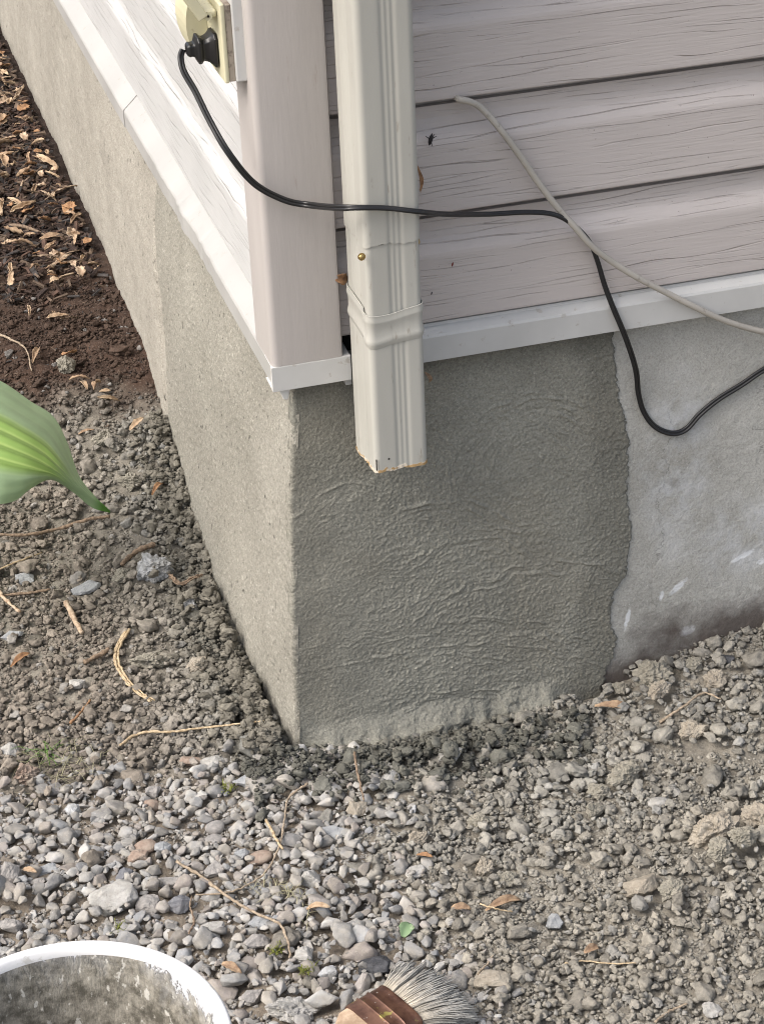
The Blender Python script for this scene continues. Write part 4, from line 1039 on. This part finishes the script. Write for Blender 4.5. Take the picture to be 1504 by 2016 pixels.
twig('twig', [(-5, 1120), (40, 1104), (82, 1088)], .0014, .0008, M_straw, 'thin straw twig below the dark root', 'twig', .004)
twig('twig', [(-5, 1165), (12, 1182), (40, 1205)], .0026, .0020, M_cut, 'peeled twig at the left edge of the clods', 'twig', .005)
twig('twig', [(-5, 1168), (60, 1167), (100, 1160)], .0018, .0014, M_root, 'straight dark twig at the left edge of the clods', 'twig', .004)
twig('twig', [(138, 1424), (158, 1404), (178, 1378)], .0016, .0010, M_leafo, 'small orange brown twig left of the flat clod', 'twig', .004)
twig('root_hair', [(945, 1780), (975, 1790), (1010, 1796)], .0010, .0006, M_straw, 'fine pale root hair beside the curled brown leaf', 'root', .003)
twig('straw', [(1112, 1897), (1150, 1894), (1200, 1898), (1252, 1897)], .0009, .0006, M_straw, 'long thin straw on the crumbs at lower centre', 'straw', .003)
twig('straw', [(1290, 2012), (1318, 1992), (1352, 1976)], .0013, .0010, M_rootl, 'brown stalk at the bottom right', 'straw', .003)
twig('twig', [(940, 1920), (958, 1900), (972, 1880)], .0012, .0007, M_rootl, 'tiny twig right of the brush bristles', 'twig', .003)
twig('root_hair', [(335, 1135), (355, 1150), (380, 1140), (398, 1142)], .0012, .0006, M_root, 'matted brown fine roots right of the mortar chunk', 'root', .012, 5, .001, 6)
twig('root', [(1300, 1395), (1345, 1392), (1385, 1365), (1420, 1362)], .0016, .0010, M_rootl, 'thin root between the clods by the old wall', 'root', .004)

# leaves and scraps with a place of their own
def gleaf(px, py, L, Wd, curl, bend, rz, m, seed, label, name='dead_leaf', cat='leaf', rx=.2):
    p = ground_pt(px, py, .004); return leaf_obj(name, p, L, Wd, curl, bend, (rx, R.uniform(-.2, .2), rz), m, seed, label, cat)
gleaf(1206, 1394, .040, .014, .35, .10, -.45, M_leafd, 8, 'long curled tan leaf below the hollow by the wall')
gleaf(990, 1783, .038, .012, .6, .10, .15, M_leafd, 10, 'curled brown leaf half buried in the central crumbs')
gleaf(1165, 1872, .018, .008, .5, .1, .3, M_leafd, 11, 'small orange leaf scrap in the lower central crumbs')
gleaf(836, 1686, .018, .006, .4, .1, -.7, M_leafo, 12, 'dark orange leaf shred above the white wedge stone')
gleaf(908, 1790, .02, .008, .4, .1, -.2, M_leafd, 13, 'faded leaf shred left of the curled brown leaf')
gleaf(625, 1790, .026, .008, .5, .15, -.4, M_leafp, 14, 'pale brown leaf strip in the lower middle gravel')
gleaf(456, 1908, .022, .008, .4, .1, -.8, M_leafd, 15, 'tan leaf scrap between bucket rim and gravel')
gleaf(40, 1300, .030, .010, .5, .1, .6, M_leafo, 16, 'orange leaf at the left edge of the clods')
gleaf(58, 1714, .016, .006, .4, .1, -.6, M_leafp, 17, 'cream and orange leaf bit on the left gravel')
gleaf(310, 965, .030, .010, .4, .2, .9, M_leafo, 18, 'rusty orange leaf behind the tip of the big green leaf')
gleaf(268, 824, .032, .009, .3, .08, .75, M_leafp, 19, 'cream dried leaf lying on brown clods near the wall')
gleaf(205, 757, .016, .010, .2, .05, .1, M_leafp, 20, 'small cream round leaf on the brown soil')
gleaf(163, 750, .026, .007, .5, .1, 1.8, M_leafp, 21, 'upright pale curled leaf beside the greenish clod')
gleaf(70, 700, .040, .010, .5, .1, 1.2, M_leafd, 22, 'long curled tan leaf above the big green leaf')
gleaf(168, 833, .022, .004, .4, .1, .05, M_leafd, 23, 'thin tan leaf sliver above the big green leaf edge')
gleaf(100, 470, .045, .018, .3, .1, .1, M_leafd, 24, 'brown crumpled leaf at the lower edge of the mulch')
# green scrap
M_scrap = plain_mat('sage_leaf', (.20, .30, .16), .6, .8, .0006, 120, ((.35, .40, .26), 80, .55, .8))
gleaf(800, 1832, .018, .013, .3, .1, .9, M_scrap, 25, 'small sage green leaf scrap lying left of the crumbs', 'leaf_scrap', 'leaf')
# moss tufts and grass
M_moss = mat('moss_green', (.20, .22, .05), .9); M_grass = wood_mat('fresh_grass', (.16, .30, .06), (.10, .20, .04), 200); M_dry = wood_mat('dry_grass', (.42, .40, .26), (.28, .26, .16), 200)
def tuft(px, py, n, L, spread, m, name, label, cat, flat=.5, rad=.0004):
    p = ground_pt(px, py, -.001); mb = MB(); q = np.random.default_rng(int(px))
    for _ in range(n):
        a = q.uniform(0, 6.28); b = p + np.array([q.normal()*spread, q.normal()*spread, 0]); l = L*q.uniform(.5, 1.2); h = q.uniform(.1, 1)*flat
        P0 = [b+np.array([math.cos(a)*l*t, math.sin(a)*l*t, l*h*math.sin(t*2.2)]) for t in (0, .35, .7, 1)]; V, F = tube(P0, [rad*1.3, rad*1.1, rad*.8, rad*.3], 4, flat=.4); mb.add(V, F)
    return tag(mb.build(name, m, None, smooth=True, origin=tuple(p)), label, cat)
tuft(95, 1490, 16, .030, .006, M_grass, 'grass_tuft', 'little tuft of fresh green grass at left', 'grass tuft', .7, .0006)
tuft(130, 1505, 70, .038, .022, M_dry, 'dry_grass_tuft', 'dry yellowish grass spread around the green tuft', 'grass tuft', .45)
tuft(545, 1752, 36, .018, .010, M_dry, 'dry_grass_tuft', 'faint dry grass tuft in the middle gravel', 'grass tuft', .4)
tuft(590, 1780, 26, .020, .010, M_dry, 'dry_grass_tuft', 'dry grass wisps beside the pale leaf strip', 'grass tuft', .4)
for px, py, lb in ((448, 1554, 'yellow green moss tuft by the long bluish stone'), (243, 1832, 'moss tuft just above the bucket rim'), (548, 1872, 'moss tuft at the end of the diagonal root'), (604, 1910, 'moss tuft left of the whitish stone'), (905, 1955, 'moss fleck under the bristles')):
    if px != 905: tuft(px, py, 60, .006, .0035, M_moss, 'moss_tuft', lb, 'moss', 1.2, .0005)
# tan leaf curls strewn over the mulch: countable, one look
protos = []
LBS = ['narrow tan winged seed curl lying on the dark mulch', 'long pale winged seed curl lying on the dark mulch', 'short broad orange brown leaf scrap on the mulch', 'broad flat tan leaf scrap on the mulch', 'tightly rolled pale leaf on the mulch', 'small oval woody flake on the mulch',
       'long thin woody splinter on the mulch', 'tiny pale leaf crumb on the mulch', 'downward curled tan winged leaf on the mulch', 'very thin dark splinter on the mulch', 'wide flat orange brown leaf scrap on the mulch', 'small cupped tan leaf bit on the mulch']
q = random.Random(5)
SH = ((.030, .007, .5, .12, 1), (.038, .010, .3, .06, 1), (.020, .014, .2, .05, 0), (.026, .016, .25, .03, 0), (.034, .008, .9, .02, 1), (.016, .010, .3, .1, 0), (.045, .005, .2, .10, 0), (.012, .009, .4, .1, 0), (.028, .012, .6, -.06, 1), (.050, .0035, .1, .04, 0), (.022, .018, .15, .0, 0), (.018, .006, .6, .2, 1))
for s, (a_, b_, c_, d_, wg) in enumerate(SH):
    m = (M_leafd, M_leafp, M_leafo, M_leafd, M_leafp, M_cut, M_cut, M_leafp, M_leafd, M_root, M_leafo, M_leafd)[s]
    V, F = leaf_mesh(a_, b_, c_, d_, 60+s, n=12, k=6, wing=bool(wg)); V = V + np.random.default_rng(s).normal(0, .0006, V.shape)
    o = mesh_np('leaf_curl', V, F, m, None, True, loc=(0, 0, 0)); sm = o.modifiers.new('s', 'SOLIDIFY'); sm.thickness = .0006; protos.append(o)
cnt = 0; used = 0
while cnt < 180:
    yy = 1.14+1.36*q.random()**1.3; xl = -.215+(yy-.85)*.124; x = q.uniform(min(xl, -.045)-.01, -.014)
    if cnt > 168: yy = q.uniform(.75, 1.2); x = q.uniform(-.17, -.03)
    kk_ = q.randrange(12); o = protos[used] if used < 12 else protos[kk_].copy()
    ki = used if used < 12 else kk_
    if used >= 12: COL.objects.link(o)
    used += 1; cnt += 1
    o.location = (x, yy, htop(x, yy, .008)+.006); o.rotation_euler = (q.uniform(-.6, .6), q.uniform(-.5, .5), q.uniform(0, 6.28)); k = q.uniform(.65, 1.35); o.scale = (k, k, k)
    tag(o, LBS[ki], 'leaf', 'dried leaf scraps on the mulch')

# ------------------------------------------------------------------ big green leaf on its stalk
M_hosta = mat('hosta_leaf', (.16, .28, .09), .42, .4); g = N(M_hosta)
a = g.new('Attribute', attribute_name='Col'); n_ = g.noise(60, 4, .6)
g.out(g.mix(g.ramp(n_, [(.3, .15), (.7, 0)]), a.outputs['Color'], (.05, .12, .03)), g.bump(g.noise(90, 3, .6), .0004, .6))
g.p.inputs['Subsurface Weight'].default_value = .0
tr = g.new('BsdfTranslucent'); tr.inputs[0].default_value = (.30, .50, .10, 1); mx = g.new('MixShader'); mx.inputs[0].default_value = .35
g.link(a.outputs['Color'], tr.inputs[0])
outn = [n for n in g.t.nodes if n.type == 'OUTPUT_MATERIAL'][0]
g.link(g.p.outputs[0], mx.inputs[1]); g.link(tr.outputs[0], mx.inputs[2]); g.link(mx.outputs[0], outn.inputs[0])
plant = empty('hosta_plant', tuple(at(-90, 900, 2, -.43)), 'hosta plant reaching in with one big green leaf at the left edge', 'plant')
PL = np.array(plant.location)
# blade: midrib from outside the frame to the tip, upper margin arches up then folds over
up_ = [(-170, 760, -.20), (-60, 738, -.22), (0, 750, -.235), (60, 790, -.255), (105, 820, -.27), (132, 870, -.285), (155, 935, -.31), (185, 975, -.335), (217, 1006, -.36)]
mid = [(-170, 850, -.235), (-60, 850, -.225), (-10, 860, -.225), (40, 880, -.235), (80, 900, -.25), (115, 925, -.27), (150, 958, -.305), (183, 985, -.335), (217, 1007, -.36)]
low = [(-170, 960, -.25), (-60, 985, -.26), (-10, 992, -.262), (30, 985, -.27), (60, 962, -.27), (100, 944, -.285), (143, 968, -.315), (180, 998, -.342), (216, 1009, -.361)]
nu, nv = 90, 121
cu, cm_, cl_ = [catmull([at(a, b, 2, z) for a, b, z in c], 12) for c in (up_, mid, low)]
idx = np.linspace(0, len(cu)-1, nu)
f3 = lambda c: np.stack([np.interp(idx, np.arange(len(c)), c[:, k]) for k in range(3)], 1)
cu, cm_, cl_ = f3(cu), f3(cm_), f3(cl_)
V = []; Cc = []
for i in range(nu):
    t = i/(nu-1)
    for j in range(nv):
        s = j/(nv-1)
        p = (1-s)*(1-2*s)*cu[i] + 4*s*(1-s)*cm_[i] - s*(1-2*s)*cl_[i] if True else 0
        rib = math.cos(s*math.pi*2*8.5)
        edge0 = sst(np.array([s]), .30, .42)[0]*(1-sst(np.array([s]), .66, .78)[0]); amp = .0006 + .0012*edge0*(1-t**3)
        p = p+np.array([0, -.3, .95])*rib*amp
        V.append(p)
        vein = max(0, -rib)**6
        inner = 1 if .30 < s < .74 and t < .72 else 0
        edge = sst(np.array([s]), .26, .34)[0]*(1-sst(np.array([s]), .70, .78)[0])*(1-sst(np.array([t]), .55, .75)[0])
        c = np.array([.31, .43, .25])*(1-edge)+np.array([.29, .45, .12])*edge  # two leaf greens, the outer one paled to carry its glossy sheen
        tipf = float(sst(np.array([t]), .86, .95)[0]); c = c*(1-tipf)+np.array([.11, .26, .05])*tipf
        c = c*(1-.25*(max(0, rib)**4)*(.12+.88*edge))+np.array([.16, .17, .08])*vein*(.12+.88*edge)
        Cc.append(c)
lo = mesh_np('leaf_blade', np.array(V)-PL, grid_faces(nu, nv), M_hosta, plant, True, col=np.array(Cc))
P0 = catmull([at(-170, 850, 2, -.237), at(-230, 830, 2, -.25), at(-260, 900, 2, -.33), at(-240, 960, 2, -.46)], 8)
V, F = tube(P0, np.linspace(.003, .0045, len(P0)), 8)
o = MB().add(V, F).build('leaf_stalk', M_grass, plant, smooth=True, origin=tuple(PL)); o.location = (0, 0, 0)

# ------------------------------------------------------------------ mixing bucket
M_white = plain_mat('bucket_plastic', (.76, .76, .76), .45, .93, .0004, 60, ((.42, .40, .35), 55, .60, .55))
def bucket_in():
    m = mat('bucket_inside_smeared', (.7, .7, .7), .6, .3); g = N(m)
    n1 = g.noise(24, 7, .74, g.co((1, 1, .5)), .8); n2 = g.noise(70, 5, .65, g.co((1, 1, .35)))
    co = g.co(); sx = g.new('SeparateXYZ'); g.link(co, sx.inputs[0])
    hh = g.math('MULTIPLY', g.math('SUBTRACT', .232, sx.outputs[2]), 7.5)      # more cement further down
    f = g.math('ADD', g.math('ADD', n1, g.math('MULTIPLY', n2, .35)), hh)
    f = g.math('SUBTRACT', f, g.math('MULTIPLY', g.math('MULTIPLY', sx.outputs[0], sx.outputs[0]), 16))
    k = g.ramp(f, [(.58, 0), (.62, .75), (.80, .95)])
    cem = g.mix(g.ramp(g.noise(60, 6, .75), [(.40, 0), (.60, 1)]), (.085, .075, .052), (.33, .305, .25))
    c = g.mix(k, (.74, .75, .77), cem)
    fl = g.ramp(g.noise(130, 3, .6, g.co((1, 1, .6))), [(.60, 0), (.66, 1)]); c = g.mix(g.math('MULTIPLY', fl, .7), c, (.72, .70, .64))
    g.out(c, g.bump(g.math('ADD', n2, g.math('MULTIPLY', k, .6)), .0035, 1)); return m
BZ = -.22; BC = (-.3299, -.6373, -.460)
bk = empty('bucket', BC, 'round white plastic bucket smeared inside with cement, cut by the bottom left corner', 'bucket')
def lathe(pr, n=96):
    V = []; F = []
    for r, z in pr:
        for k in range(n): a = 2*math.pi*k/n; V.append((r*math.cos(a), r*math.sin(a), z))
    for i in range(len(pr)-1):
        for k in range(n): k2 = (k+1) % n; F.append((i*n+k, i*n+k2, (i+1)*n+k2, (i+1)*n+k))
    return V, F
Hh = BZ-BC[2]; Ro = .1257
V, F = lathe([(0.0005, .002), (Ro-.024, .002), (Ro-.022, .004), (Ro-.0065, Hh-.035), (Ro-.006, Hh-.010)]); mesh_np('body', V, F, M_white, bk, True)
V, F = lathe([(Ro-.006, Hh-.014), (Ro-.0005, Hh-.013), (Ro, Hh-.011), (Ro, Hh-.003), (Ro-.0015, Hh-.0006), (Ro-.0035, Hh), (Ro-.0055, Hh-.0006), (Ro-.0075, Hh-.003), (Ro-.008, Hh-.010)]); mesh_np('rim', V, F, M_white, bk, True)
V, F = lathe([(Ro-.008, Hh-.010), (Ro-.0085, Hh-.03), (Ro-.0175, .10), (Ro-.025, .012), (.0005, .010)][::-1]); mesh_np('inside_wall', V, F, bucket_in(), bk, True)
V, F = lathe([(Ro-.0185, .086), (.06, .088), (.0005, .09)][::-1]); mo = mesh_np('mortar_residue', V, F, M_parge, bk, True)
# thin cord-like cement strings crossing on the inside wall
for nm, P0 in (('cement_string', [(-.052, .094, Hh-.045), (-.050, .0885, Hh-.075), (-.049, .084, Hh-.10)]), ('cement_string', [(-.085, .066, Hh-.078), (-.062, .078, Hh-.080), (-.045, .084, Hh-.083)]), ('cement_string', [(-.048, .091, Hh-.062), (-.035, .096, Hh-.0625), (-.022, .099, Hh-.0628)])):
    V, F = tube(catmull(P0, 5), .0012, 6); mesh_np(nm, V, F, M_white, bk, True)

# ------------------------------------------------------------------ masonry brush
br = empty('brush', tuple(at(790, 1975, 2, -.44)), 'old paintbrush with splayed grey bristles lying on the dirt', 'brush')
BR = np.array(br.location)
M_ferr = mat('ferrule_copper', (.20, .085, .045), .35, .5, .55); g = N(M_ferr)
n_ = g.noise(45, 5, .65); c = g.mix(g.ramp(n_, [(.38, 0), (.62, 1)]), (.085, .040, .028), (.20, .105, .068))
c = g.mix(g.ramp(g.noise(60, 4, .6), [(.62, 0), (.68, .8)]), c, (.40, .36, .10)); c = g.mix(g.ramp(g.noise(170, 2, .5), [(.70, 0), (.75, .8)]), c, (.7, .66, .6))
g.out(c, g.bump(n_, .0006, .8))
M_handle = wood_mat('worn_wood_handle', (.55, .42, .30), (.34, .24, .16), 60, (1, 1, 3))
# local frame: u along the brush to the bristle tips, v across
p0 = at(745, 1995, 2, -.435); p1 = at(905, 1925, 2, -.435); u = (p1-p0); u[2] = 0; u /= np.linalg.norm(u)
e0 = at(752, 1946, 2, -.43); e1 = at(830, 2012, 2, -.43); v = e1-e0; v[2] = 0; FW = np.linalg.norm(v)*1.04; v /= np.linalg.norm(v)
u = np.cross([0, 0, 1], v); u = u if u@(p1-p0) > 0 else -u; w = np.array([0, 0, 1.0])
E = (e0+e1)/2; E[2] = -.436
def slab(us, hv, hw, zc, name, m, n=20, ridges=0, lift=0):
    V = []; 
    for s, a, b in zip(us, hv, hw):
        for k in range(n):
            t = 2*math.pi*k/n; cx_, sy_ = math.cos(t), math.sin(t)
            cx_ = math.copysign(abs(cx_)**.45, cx_); sy_ = math.copysign(abs(sy_)**.6, sy_)
            V.append(E+u*s+v*a*cx_+w*(b*sy_+zc))
    F = [tuple(range(n))[::-1], tuple((len(us)-1)*n+k for k in range(n))]
    for i in range(len(us)-1):
        for k in range(n): F.append((i*n+k, i*n+(k+1) % n, (i+1)*n+(k+1) % n, (i+1)*n+k))
    o = MB().add(V, F).build(name, m, br, smooth=True, origin=tuple(BR)); o.location = (0, 0, 0)
    e = o.modifiers.new('e', 'EDGE_SPLIT'); e.split_angle = math.radians(45); return o
hw = .0105; hv = FW/2
us_ = [-.042, -.040, -.030, -.0285, -.027, -.018, -.0165, -.015, -.004, -.002, 0]
gv = [0, .0006, .0006, .0016, .0006, .0006, .0016, .0006, .0006, .0012, .0006]
slab(us_, [hv+k for k in gv], [hw+k for k in gv], .002, 'ferrule', M_ferr)
slab([-.16, -.155, -.12, -.08, -.06, -.05, -.038], [.008, .011, .012, .012, .020, hv-.002, hv-.001], [.006, .008, .008, .008, .009, .0095, .0095], .002, 'handle', M_handle)
mb = MB(); q = np.random.default_rng(9); bc = []
for k in range(1500):
    s = q.uniform(-1, 1); h = q.uniform(-1, 1)*math.sqrt(1-min(1, s*s)*.6); L = q.uniform(.040, .060)*(1-.12*s*s)
    clump = round(s*9)/9; sp = (.55*s+.45*clump)
    fan = sp*.42 - .06; b = E+v*(s*hv*.92)+w*(h*hw*.75+.002)-u*.002
    dirv = u*math.cos(fan)+v*math.sin(fan); cv = q.normal(0, .05)+.10
    P0 = [b + dirv*L*t + v*(cv*L*t*t + .0015*math.sin(9*t+clump*20)*t) + w*(-.004*t*t + h*.004*t + .0025*math.sin(clump*31)*t) + q.normal(0, .0006, 3)*t for t in (0, .3, .6, .85, 1)]
    V, F = tube(P0, np.array([.00055, .0006, .00055, .0004, .0001]), 4); mb.add(V, F)
    for t in (0, .3, .6, .85, 1):
        cc = np.array([.62, .55, .44])*(1-t)**1.5*(1 if s < .3 else .6) + np.array([.34, .34, .325])*(1-(1-t)**1.5); cc = cc*q.uniform(.75, 1.2); bc += [cc]*4
M_br = attr_mat('bristle_hair', .85, (.7, 1.2), .0003, 200, .15)
o = mesh_np('bristles', np.array(mb.V)-BR, np.array([f for f in mb.F if len(f) == 4]), M_br, br, True, col=np.array(bc))
